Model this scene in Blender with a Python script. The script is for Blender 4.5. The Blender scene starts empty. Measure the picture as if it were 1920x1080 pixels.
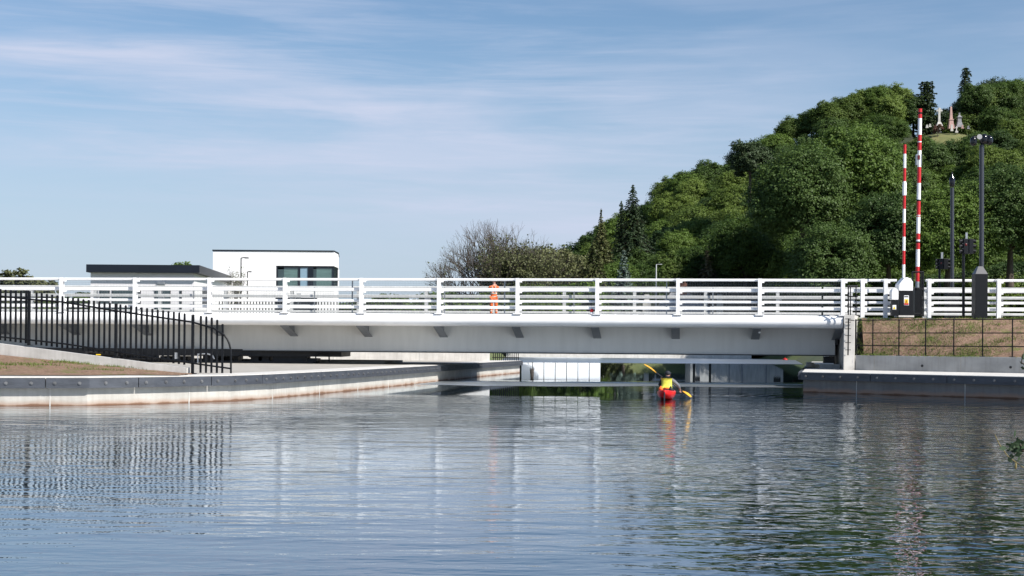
import bpy, bmesh, math, random
import numpy as np
from mathutils import Vector, Matrix, Euler

# ------------------------------------------------------------ camera, sky, sun
S = bpy.context.scene
COL = S.collection
F = 2667.0; CX = 960.0; HY = 646.0; TH = 0.0075; HC = 1.8
cam = bpy.data.cameras.new('camera'); cam_o = bpy.data.objects.new('camera', cam); COL.objects.link(cam_o)
S.camera = cam_o
cam.sensor_width = 36.0; cam.lens = 36.0 * F / 1920.0
cam.shift_y = (HY - 540.0) / 1920.0
cam.clip_start = 0.1; cam.clip_end = 12000
cam_o.rotation_euler = (Euler((math.radians(90), 0, 0)).to_matrix() @ Matrix.Rotation(TH, 3, 'Z')).to_euler()
cam_o.location = (0, 0, HC)
SUN_EL = math.radians(43); SUN_ROT = math.radians(129)     # azimuth clockwise from +Y: right and a little to the camera side
W = bpy.data.worlds.new('World'); S.world = W; W.use_nodes = True
def world():
    nt = W.node_tree; N = nt.nodes; L = nt.links; N.clear()
    out = N.new('ShaderNodeOutputWorld'); bg = N.new('ShaderNodeBackground')
    sky = N.new('ShaderNodeTexSky'); sky.sky_type = 'NISHITA'; sky.sun_disc = False
    sky.sun_elevation = SUN_EL; sky.sun_rotation = SUN_ROT
    sky.air_density = 1.0; sky.dust_density = 0.6; sky.ozone_density = 1.6; sky.altitude = 20
    tc = N.new('ShaderNodeTexCoord')
    def mapped(rot, sc):
        m = N.new('ShaderNodeMapping'); m.inputs['Rotation'].default_value = rot; m.inputs['Scale'].default_value = sc
        L.new(tc.outputs['Generated'], m.inputs['Vector']); return m
    def noise(m, scale, det, rough, dist=0.0):
        n = N.new('ShaderNodeTexNoise'); n.inputs['Scale'].default_value = scale; n.inputs['Detail'].default_value = det
        n.inputs['Roughness'].default_value = rough; n.inputs['Distortion'].default_value = dist
        L.new(m.outputs['Vector'], n.inputs['Vector']); return n
    def ramp(src, a, b):
        r = N.new('ShaderNodeMapRange'); r.interpolation_type = 'SMOOTHSTEP'
        r.inputs['From Min'].default_value = a; r.inputs['From Max'].default_value = b
        L.new(src, r.inputs['Value']); return r.outputs['Result']
    def math_(op, a, b):
        m = N.new('ShaderNodeMath'); m.operation = op; m.use_clamp = (op != 'SUBTRACT')
        for i, v in enumerate((a, b)):
            if isinstance(v, (int, float)): m.inputs[i].default_value = v
            else: L.new(v, m.inputs[i])
        return m.outputs[0]
    m1 = mapped((0, math.radians(-5), 0), (1.3, 1.3, 9.0))
    m2 = mapped((0, math.radians(-9), 0), (2.0, 2.0, 30.0))
    veil = ramp(noise(m1, 2.3, 5, 0.55, 0.3).outputs['Fac'], 0.36, 0.66)
    streak = ramp(noise(m2, 2.6, 8, 0.62, 0.5).outputs['Fac'], 0.40, 0.72)
    sep = N.new('ShaderNodeSeparateXYZ'); L.new(tc.outputs['Generated'], sep.inputs[0])
    # high cirrus: a broad tilted belt across the sky, thinner to the right
    tilt = math_('ADD', sep.outputs['Z'], 0.0)
    belt = N.new('ShaderNodeMath'); belt.operation = 'MULTIPLY_ADD'
    L.new(sep.outputs['X'], belt.inputs[0]); belt.inputs[1].default_value = 0.16; L.new(sep.outputs['Z'], belt.inputs[2])
    up = ramp(belt.outputs[0], 0.27, 0.17)
    dn = ramp(belt.outputs[0], 0.045, 0.10)
    right = ramp(sep.outputs['X'], 0.30, 0.04)
    b1 = math_('MULTIPLY', math_('MULTIPLY', up, dn), right)
    f1 = math_('MULTIPLY', math_('ADD', math_('MULTIPLY', streak, 0.38), math_('MULTIPLY', veil, 0.62)), math_('ADD', math_('MULTIPLY', b1, 0.80), 0.24))
    high = ramp(sep.outputs['Z'], 0.75, 0.2)
    f1 = math_('MULTIPLY', f1, high)
    # horizon whitening of the air
    hz = ramp(sep.outputs['Z'], 0.25, 0.02)
    tint = N.new('ShaderNodeMix'); tint.data_type = 'RGBA'
    L.new(math_('MULTIPLY', hz, 0.72), tint.inputs['Factor'])
    sc = N.new('ShaderNodeVectorMath'); sc.operation = 'MULTIPLY'
    L.new(sky.outputs[0], sc.inputs[0]); sc.inputs[1].default_value = (0.84, 0.96, 1.05)
    L.new(sc.outputs[0], tint.inputs['A']); tint.inputs['B'].default_value = (4.55, 5.35, 6.75, 1)
    mx = N.new('ShaderNodeMix'); mx.data_type = 'RGBA'
    L.new(f1, mx.inputs['Factor']); L.new(tint.outputs['Result'], mx.inputs['A'])
    mx.inputs['B'].default_value = (5.5, 6.0, 7.5, 1)
    L.new(mx.outputs['Result'], bg.inputs['Color']); bg.inputs['Strength'].default_value = 0.074
    L.new(bg.outputs[0], out.inputs['Surface'])
world()
sun = bpy.data.lights.new('sun', 'SUN'); sun.energy = 4.9; sun.angle = math.radians(0.53); sun.color = (1.0, 0.955, 0.89)
sun_o = bpy.data.objects.new('sun', sun); COL.objects.link(sun_o)
sd = Vector((math.sin(SUN_ROT) * math.cos(SUN_EL), math.cos(SUN_ROT) * math.cos(SUN_EL), math.sin(SUN_EL)))
sun_o.rotation_euler = sd.to_track_quat('Z', 'Y').to_euler(); sun_o.location = (60, -30, 80)
S.view_settings.view_transform = 'Standard'; S.view_settings.look = 'None'
S.view_settings.exposure = 0.62; S.view_settings.gamma = 1.0
S.render.resolution_x = 1024; S.render.resolution_y = 576

# ------------------------------------------------------------ measuring helpers
def P(x, y, D):
    """point seen at photo position x, y that lies at distance D"""
    dx = x - CX; dy = y - HY
    a = dx * math.cos(TH) + dy * math.sin(TH); b = -dx * math.sin(TH) + dy * math.cos(TH)
    return Vector((a / F * D, D, HC - b / F * D))
def lerp(a, b, t): return a + (b - a) * t
def interp(x, pts): return float(np.interp(x, [p[0] for p in pts], [p[1] for p in pts]))
BU = Vector((-3.695, 0.455, 0)).normalized(); BV = Vector((-BU.y * -1, -BU.x, 0)); BV = Vector((0.1222, 0.9925, 0)).normalized()
B0 = Vector((15.0, 64.5, 0)); BAY = 3.723
def B(u, v, z): return B0 + BU * u + BV * v + Vector((0, 0, z))

# ------------------------------------------------------------ materials
MATS = {}
def mat(name, col, rough=0.6, metal=0.0, var=0.0, vscale=3.0, bump=0.0, bscale=20.0, spec=0.5, stretch=(1, 1, 1), col2=None, lo=0.35, hi=0.65, emit=0):
    if name in MATS: return MATS[name]
    m = bpy.data.materials.new(name); m.use_nodes = True; MATS[name] = m
    nt = m.node_tree; N = nt.nodes; L = nt.links
    b = N['Principled BSDF']; b.inputs['Roughness'].default_value = rough; b.inputs['Metallic'].default_value = metal
    b.inputs['Specular IOR Level'].default_value = spec
    c = tuple(col) + (1,)
    b.inputs['Base Color'].default_value = c
    geo = N.new('ShaderNodeNewGeometry'); mp = N.new('ShaderNodeMapping'); mp.inputs['Scale'].default_value = stretch
    L.new(geo.outputs['Position'], mp.inputs['Vector'])
    if var > 0 or col2:
        n = N.new('ShaderNodeTexNoise'); n.inputs['Scale'].default_value = vscale; n.inputs['Detail'].default_value = 8; n.inputs['Roughness'].default_value = 0.62
        L.new(mp.outputs[0], n.inputs['Vector'])
        r = N.new('ShaderNodeMapRange'); r.inputs['From Min'].default_value = lo; r.inputs['From Max'].default_value = hi
        L.new(n.outputs['Fac'], r.inputs['Value'])
        mx = N.new('ShaderNodeMix'); mx.data_type = 'RGBA'; L.new(r.outputs['Result'], mx.inputs['Factor'])
        c2 = col2 if col2 else tuple(v * (1 - var) for v in col)
        mx.inputs['A'].default_value = tuple(c2) + (1,); mx.inputs['B'].default_value = c
        L.new(mx.outputs['Result'], b.inputs['Base Color'])
    if bump > 0:
        n2 = N.new('ShaderNodeTexNoise'); n2.inputs['Scale'].default_value = bscale; n2.inputs['Detail'].default_value = 5
        L.new(mp.outputs[0], n2.inputs['Vector'])
        bp = N.new('ShaderNodeBump'); bp.inputs['Strength'].default_value = bump; bp.inputs['Distance'].default_value = 0.02
        L.new(n2.outputs['Fac'], bp.inputs['Height']); L.new(bp.outputs[0], b.inputs['Normal'])
    return m
white = mat('white_paint', (0.86, 0.86, 0.86), 0.35, var=0.10, vscale=1.1, stretch=(1, 1, 2.5))
white_old = mat('white_paint_weathered', (0.62, 0.62, 0.60), 0.5, var=0.18, vscale=4)
girderm = mat('girder_paint', (0.62, 0.62, 0.60), 0.5, var=0.11, vscale=1.0, stretch=(2.2, 2.2, 0.30), lo=0.25, hi=0.6)
black = mat('black_metal', (0.006, 0.007, 0.009), 0.45, var=0.3, vscale=6, spec=0.25)
galv = mat('galvanised_steel', (0.32, 0.34, 0.36), 0.45, 0.6, var=0.2, vscale=9)
bracketm = mat('bracket_grey', (0.20, 0.215, 0.235), 0.5, var=0.15, vscale=5)
render_white = mat('white_render', (0.80, 0.79, 0.79), 0.8, var=0.05, vscale=0.9, bump=0.1, bscale=15)
render_grey = mat('pale_grey_render', (0.72, 0.70, 0.72), 0.8, var=0.06, vscale=0.9, bump=0.1, bscale=15)
roofm = mat('dark_fascia_metal', (0.010, 0.014, 0.022), 0.45, var=0.2, vscale=0.7, spec=0.3)
steel_dark = mat('greased_dark_steel', (0.02, 0.02, 0.022), 0.5, var=0.5, vscale=5, bump=0.3)
glass_dark = mat('dark_window_glass', (0.03, 0.055, 0.06), 0.06, spec=1.0, var=0.5, vscale=0.8, stretch=(1, 1, 0.3))
glass_reflect = mat('pale_reflection_glass', (0.20, 0.30, 0.38), 0.08, spec=1.0)  # pale blue of a reflection put into the pane's own colour
blind = mat('green_blind_glass', (0.10, 0.17, 0.16), 0.12, var=0.35, vscale=2, stretch=(0.4, 0.4, 2), spec=1.0)
red = mat('red_paint', (0.50, 0.012, 0.015), 0.4, var=0.12, vscale=5)
kayred = mat('red_kayak_plastic', (0.62, 0.012, 0.012), 0.3)
yellow = mat('yellow_vest', (0.66, 0.68, 0.07), 0.6, var=0.25, vscale=14)
yellow_sign = mat('yellow_sign', (0.75, 0.50, 0.02), 0.5)
amber = mat('amber_blade', (0.66, 0.34, 0.03), 0.35)
orange = mat('hi_vis_orange', (0.85, 0.16, 0.02), 0.7, var=0.3, vscale=9, bump=0.4, bscale=16)
silver = mat('reflective_band', (0.55, 0.53, 0.45), 0.4)
skin = mat('skin', (0.48, 0.26, 0.19), 0.55)
navy = mat('navy_cloth', (0.014, 0.016, 0.026), 0.75, var=0.3, vscale=20)
grey_cloth = mat('grey_sleeve', (0.13, 0.135, 0.15), 0.75)
slate = mat('slate_roof', (0.24, 0.245, 0.26), 0.6, var=0.3, vscale=1.5, stretch=(1, 1, 4))
brick = mat('brick', (0.24, 0.10, 0.06), 0.85, var=0.4, vscale=6)
gran_pale = mat('pale_granite', (0.52, 0.50, 0.46), 0.8, var=0.3, vscale=2)
gran_pink = mat('pink_granite', (0.46, 0.29, 0.25), 0.7, var=0.25, vscale=2)
gran_dark = mat('grey_granite', (0.25, 0.25, 0.26), 0.8, var=0.3, vscale=2)
bark = mat('bark', (0.085, 0.065, 0.05), 0.9, var=0.45, vscale=4, bump=0.6, bscale=9, stretch=(1, 1, 0.4))
twigm = mat('bare_twigs', (0.115, 0.095, 0.080), 0.9, var=0.3, vscale=2)
asphalt = mat('asphalt', (0.05, 0.05, 0.052), 0.9, var=0.2, vscale=8, bump=0.3, bscale=60)
lens_red = mat('dim_red_lens', (0.10, 0.004, 0.004), 0.3)
grassfar = mat('grass_land', (0.055, 0.085, 0.022), 0.95, col2=(0.10, 0.11, 0.04), vscale=0.12, bump=0.5, bscale=2)
forestfloor = mat('forest_floor', (0.020, 0.030, 0.012), 0.95, var=0.4, vscale=0.3)
knollm = mat('cemetery_grass', (0.17, 0.16, 0.06), 0.95, col2=(0.09, 0.11, 0.035), vscale=0.5)

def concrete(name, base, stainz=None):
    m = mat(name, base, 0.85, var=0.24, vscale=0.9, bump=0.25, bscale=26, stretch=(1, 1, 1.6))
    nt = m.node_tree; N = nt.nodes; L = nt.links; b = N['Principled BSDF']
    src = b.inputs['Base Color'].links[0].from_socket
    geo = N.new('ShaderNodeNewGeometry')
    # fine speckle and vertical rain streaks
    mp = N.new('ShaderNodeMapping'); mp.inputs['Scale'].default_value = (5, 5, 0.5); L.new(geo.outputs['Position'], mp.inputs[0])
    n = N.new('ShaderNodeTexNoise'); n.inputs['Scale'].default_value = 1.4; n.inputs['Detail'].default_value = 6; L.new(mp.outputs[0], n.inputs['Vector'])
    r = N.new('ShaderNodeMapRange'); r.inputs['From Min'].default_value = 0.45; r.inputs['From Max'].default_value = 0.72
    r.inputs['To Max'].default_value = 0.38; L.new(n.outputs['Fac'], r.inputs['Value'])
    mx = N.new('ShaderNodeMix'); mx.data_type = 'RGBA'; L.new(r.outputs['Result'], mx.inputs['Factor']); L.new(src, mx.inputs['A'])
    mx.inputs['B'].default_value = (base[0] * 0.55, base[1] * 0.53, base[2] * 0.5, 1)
    last = mx.outputs['Result']
    if stainz is not None:
        sep = N.new('ShaderNodeSeparateXYZ'); L.new(geo.outputs['Position'], sep.inputs[0])
        n3 = N.new('ShaderNodeTexNoise'); n3.inputs['Scale'].default_value = 1.7; n3.inputs['Detail'].default_value = 7; L.new(geo.outputs['Position'], n3.inputs['Vector'])
        ad = N.new('ShaderNodeMath'); ad.operation = 'MULTIPLY_ADD'; L.new(n3.outputs['Fac'], ad.inputs[0]); ad.inputs[1].default_value = -0.16; L.new(sep.outputs['Z'], ad.inputs[2])
        for lo_, hi_, colr, amt in ((stainz, stainz - 0.13, (0.30, 0.19, 0.13, 1), 0.75), (-0.03, -0.07, (0.13, 0.06, 0.03, 1), 0.9)):
            q = N.new('ShaderNodeMapRange'); q.inputs['From Min'].default_value = lo_; q.inputs['From Max'].default_value = hi_; q.inputs['To Max'].default_value = amt
            L.new(ad.outputs[0], q.inputs['Value'])
            m2 = N.new('ShaderNodeMix'); m2.data_type = 'RGBA'; L.new(q.outputs['Result'], m2.inputs['Factor']); L.new(last, m2.inputs['A'])
            m2.inputs['B'].default_value = colr; last = m2.outputs['Result']
    L.new(last, b.inputs['Base Color'])
    return m
conc = concrete('concrete', (0.50, 0.48, 0.44))
conc_wall = concrete('quay_concrete', (0.49, 0.47, 0.43), 0.09)
conc_shade = concrete('shade_dark_concrete', (0.16, 0.16, 0.16), 0.12)  # right quay concrete: face shade put into the base colour, plus waterline stain
conc_apron = concrete('apron_concrete', (0.40, 0.375, 0.335))
conc_pale = concrete('pale_concrete', (0.62, 0.60, 0.565))
conc_grey = concrete('grey_concrete', (0.40, 0.40, 0.39))
boltm = mat('dull_bolt_steel', (0.20, 0.20, 0.205), 0.5, 0.5, var=0.4, vscale=3)
fenderm = mat('fender_board', (0.060, 0.067, 0.082), 0.5, var=0.35, vscale=2.2, bump=0.3, bscale=10, stretch=(1, 1, 3))
recessm = mat('blue_grey_steel', (0.17, 0.20, 0.24), 0.5, var=0.2, vscale=3)

def soil_material():
    m = bpy.data.materials.new('soil_with_grass'); m.use_nodes = True; nt = m.node_tree; N = nt.nodes; L = nt.links
    b = N['Principled BSDF']; b.inputs['Roughness'].default_value = 0.95; b.inputs['Specular IOR Level'].default_value = 0.1
    geo = N.new('ShaderNodeNewGeometry')
    def noise(s, d):
        n = N.new('ShaderNodeTexNoise'); n.inputs['Scale'].default_value = s; n.inputs['Detail'].default_value = d; n.inputs['Roughness'].default_value = 0.65
        L.new(geo.outputs['Position'], n.inputs['Vector']); return n.outputs['Fac']
    def rng(src, a, c):
        r = N.new('ShaderNodeMapRange'); r.inputs['From Min'].default_value = a; r.inputs['From Max'].default_value = c; L.new(src, r.inputs['Value']); return r.outputs['Result']
    a = N.new('ShaderNodeMix'); a.data_type = 'RGBA'; L.new(rng(noise(9, 8), 0.3, 0.7), a.inputs['Factor'])
    a.inputs['A'].default_value = (0.135, 0.085, 0.058, 1); a.inputs['B'].default_value = (0.27, 0.185, 0.135, 1)
    g = N.new('ShaderNodeMix'); g.data_type = 'RGBA'; L.new(rng(noise(1.1, 6), 0.54, 0.66), g.inputs['Factor'])
    L.new(a.outputs['Result'], g.inputs['A']); g.inputs['B'].default_value = (0.13, 0.135, 0.05, 1)
    L.new(g.outputs['Result'], b.inputs['Base Color'])
    bp = N.new('ShaderNodeBump'); bp.inputs['Strength'].default_value = 0.8; bp.inputs['Distance'].default_value = 0.05
    L.new(noise(14, 5), bp.inputs['Height']); L.new(bp.outputs[0], b.inputs['Normal'])
    return m
soil = soil_material()

def leaf_mat(name, c1, c2, trans=0.25):
    m = bpy.data.materials.new(name); m.use_nodes = True; nt = m.node_tree; N = nt.nodes; L = nt.links; N.clear()
    out = N.new('ShaderNodeOutputMaterial'); d = N.new('ShaderNodeBsdfPrincipled'); d.inputs['Roughness'].default_value = 0.55; d.inputs['Specular IOR Level'].default_value = 0.25
    t = N.new('ShaderNodeBsdfTranslucent'); mixs = N.new('ShaderNodeMixShader'); mixs.inputs[0].default_value = trans
    oi = N.new('ShaderNodeObjectInfo'); geo = N.new('ShaderNodeNewGeometry')
    n = N.new('ShaderNodeTexNoise'); n.inputs['Scale'].default_value = 0.35; n.inputs['Detail'].default_value = 3; L.new(geo.outputs['Position'], n.inputs['Vector'])
    a = N.new('ShaderNodeMath'); a.operation = 'MULTIPLY_ADD'; L.new(n.outputs['Fac'], a.inputs[0]); a.inputs[1].default_value = 0.9
    b = N.new('ShaderNodeMath'); b.operation = 'MULTIPLY_ADD'; L.new(oi.outputs['Random'], b.inputs[0]); b.inputs[1].default_value = 0.75; b.inputs[2].default_value = -0.33
    L.new(b.outputs[0], a.inputs[2])
    r2 = N.new('ShaderNodeMath'); r2.operation = 'MULTIPLY_ADD'; L.new(geo.outputs['Random Per Island'], r2.inputs[0]); r2.inputs[1].default_value = 0.35; L.new(a.outputs[0], r2.inputs[2]); r2.use_clamp = True
    mx = N.new('ShaderNodeMix'); mx.data_type = 'RGBA'; L.new(r2.outputs[0], mx.inputs['Factor']); mx.inputs['A'].default_value = c1 + (1,); mx.inputs['B'].default_value = c2 + (1,)
    L.new(mx.outputs['Result'], d.inputs['Base Color']); L.new(mx.outputs['Result'], t.inputs['Color'])
    L.new(d.outputs[0], mixs.inputs[1]); L.new(t.outputs[0], mixs.inputs[2]); L.new(mixs.outputs[0], out.inputs['Surface'])
    MATS[name] = m; return m
leaf = leaf_mat('broad_leaves', (0.028, 0.060, 0.012), (0.115, 0.180, 0.034), 0.36)
leaf_dark = leaf_mat('dark_broad_leaves', (0.022, 0.050, 0.016), (0.080, 0.130, 0.032), 0.34)
leaf_light = leaf_mat('light_broad_leaves', (0.045, 0.080, 0.016), (0.15, 0.21, 0.042), 0.36)
leaf_grey = leaf_mat('grey_green_leaves', (0.060, 0.070, 0.030), (0.13, 0.14, 0.06))
needle = leaf_mat('dark_needles', (0.018, 0.040, 0.018), (0.050, 0.075, 0.028), 0.1)
needle_blue = leaf_mat('blue_needles', (0.055, 0.085, 0.070), (0.12, 0.16, 0.13), 0.1)
needle_olive = leaf_mat('olive_needles', (0.045, 0.065, 0.022), (0.12, 0.125, 0.045), 0.15)
needle_brown = leaf_mat('thin_brown_needles', (0.055, 0.060, 0.028), (0.12, 0.095, 0.055), 0.1)
grass_leaf = leaf_mat('grass_blades', (0.055, 0.105, 0.020), (0.16, 0.20, 0.05), 0.3)

# ------------------------------------------------------------ mesh building
class MB:
    def __init__(self): self.v = []; self.f = []; self.s = []
    def add(self, vs, fs, smooth=False):
        o = len(self.v); self.v += [Vector(p) for p in vs]; self.f += [[i + o for i in f] for f in fs]; self.s += [smooth] * len(fs); return self
    def hexa(self, p):   # 8 corners: bottom ring of 4 then top ring of 4
        return self.add(p, [(0, 3, 2, 1), (4, 5, 6, 7), (0, 1, 5, 4), (1, 2, 6, 5), (2, 3, 7, 6), (3, 0, 4, 7)])
    def box(self, c, s, ax=None, ay=None, az=None):
        ax = Vector(ax) if ax else Vector((1, 0, 0)); ay = Vector(ay) if ay else Vector((0, 1, 0)); az = Vector(az) if az else Vector((0, 0, 1))
        c = Vector(c); h = [x / 2 for x in s]
        q = [c + ax * (sx * h[0]) + ay * (sy * h[1]) + az * (sz * h[2]) for sz in (-1, 1) for sx, sy in ((-1, -1), (1, -1), (1, 1), (-1, 1))]
        return self.hexa(q)
    def bbox(self, u0, u1, v0, v1, z0, z1):    # box in the bridge's own directions
        return self.hexa([B(u0, v0, z0), B(u1, v0, z0), B(u1, v1, z0), B(u0, v1, z0), B(u0, v0, z1), B(u1, v0, z1), B(u1, v1, z1), B(u0, v1, z1)])
    def tube(self, pts, r, n=8, cap=True, smooth=True):
        pts = [Vector(p) for p in pts]; rs = r if isinstance(r, (list, tuple)) else [r] * len(pts)
        vs = []; fs = []; ref = None
        for i, p in enumerate(pts):
            a = pts[max(i - 1, 0)]; b = pts[min(i + 1, len(pts) - 1)]; t = (b - a).normalized()
            if ref is None: ref = Vector((0, 0, 1)) if abs(t.z) < 0.9 else Vector((1, 0, 0))
            x = t.cross(ref).normalized(); y = x.cross(t).normalized(); ref = y
            for k in range(n):
                an = 2 * math.pi * k / n; vs.append(p + x * (math.cos(an) * rs[i]) + y * (math.sin(an) * rs[i]))
        for i in range(len(pts) - 1):
            for k in range(n):
                k2 = (k + 1) % n; fs.append((i * n + k, i * n + k2, (i + 1) * n + k2, (i + 1) * n + k))
        self.add(vs, fs, smooth)
        if cap:
            m = len(pts) - 1
            self.add(vs[:n][::-1], [tuple(range(n))]); self.add(vs[m * n:], [tuple(range(n))])
        return self
    def lathe(self, base, prof, n=14, smooth=True):
        base = Vector(base); vs = []; fs = []
        for r, z in prof:
            for k in range(n):
                a = 2 * math.pi * k / n; vs.append(base + Vector((r * math.cos(a), r * math.sin(a), z)))
        for i in range(len(prof) - 1):
            for k in range(n):
                k2 = (k + 1) % n; fs.append((i * n + k, i * n + k2, (i + 1) * n + k2, (i + 1) * n + k))
        self.add(vs, fs, smooth)
        m = len(prof) - 1
        self.add(vs[:n][::-1], [tuple(range(n))]); self.add(vs[m * n:], [tuple(range(n))])
        return self
    def ball(self, c, r, n=12, m=8, sc=(1, 1, 1)):
        c = Vector(c); vs = []; fs = []
        for i in range(m + 1):
            ph = math.pi * i / m
            for k in range(n):
                a = 2 * math.pi * k / n
                vs.append(c + Vector((r * sc[0] * math.sin(ph) * math.cos(a), r * sc[1] * math.sin(ph) * math.sin(a), r * sc[2] * math.cos(ph))))
        for i in range(m):
            for k in range(n):
                k2 = (k + 1) % n; fs.append((i * n + k, (i + 1) * n + k, (i + 1) * n + k2, i * n + k2))
        return self.add(vs, fs, True)
    def prism(self, poly, z0, z1):
        n = len(poly); vs = [Vector((p[0], p[1], z0)) for p in poly] + [Vector((p[0], p[1], z1)) for p in poly]
        fs = [tuple(range(n))[::-1], tuple(range(n, 2 * n))] + [(i, (i + 1) % n, (i + 1) % n + n, i + n) for i in range(n)]
        return self.add(vs, fs)
    def build(self, name, m, parent=None, bevel=0.0, recalc=True):
        root = parent
        while root is not None and root.parent is not None: root = root.parent
        off = root.location if root is not None else Vector((0, 0, 0))
        me = bpy.data.meshes.new(name); me.from_pydata([v - off for v in self.v], [], self.f); me.update()
        if recalc:
            bm = bmesh.new(); bm.from_mesh(me); bmesh.ops.recalc_face_normals(bm, faces=bm.faces)
            if bevel > 0:
                bmesh.ops.remove_doubles(bm, verts=bm.verts, dist=1e-4)
                es = [e for e in bm.edges if len(e.link_faces) == 2 and e.calc_face_angle() > 0.6]
                bmesh.ops.bevel(bm, geom=es, offset=bevel, segments=2, affect='EDGES', profile=0.6)
                for f in bm.faces: f.smooth = False
            bm.to_mesh(me); bm.free()
        if bevel == 0: me.polygons.foreach_set('use_smooth', self.s[:len(me.polygons)] if len(me.polygons) == len(self.s) else [False] * len(me.polygons))
        me.materials.append(m)
        o = bpy.data.objects.new(name, me); COL.objects.link(o)
        if parent is not None: o.parent = parent
        return o
def tag(o, label=None, cat=None, group=None, kind=None):
    if label: o['label'] = label
    if cat: o['category'] = cat
    if group: o['group'] = group
    if kind: o['kind'] = kind
    return o
def thing(name, label, cat, loc=(0, 0, 0), group=None):
    o = bpy.data.objects.new(name, None); COL.objects.link(o); o.location = loc; o.empty_display_size = 0.3
    return tag(o, label, cat, group)
def copy_thing(root, loc, rotz=0.0, scale=None, label=None, group=None):
    r = root.copy(); COL.objects.link(r); r.location = loc; r.rotation_euler = (0, 0, rotz)
    if scale is not None: r.scale = scale
    if label: r['label'] = label
    if group: r['group'] = group
    for ch in list(root.children):
        c = ch.copy(); COL.objects.link(c); c.parent = r
        for g in ch.children:
            d = g.copy(); COL.objects.link(d); d.parent = c
    return r

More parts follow.
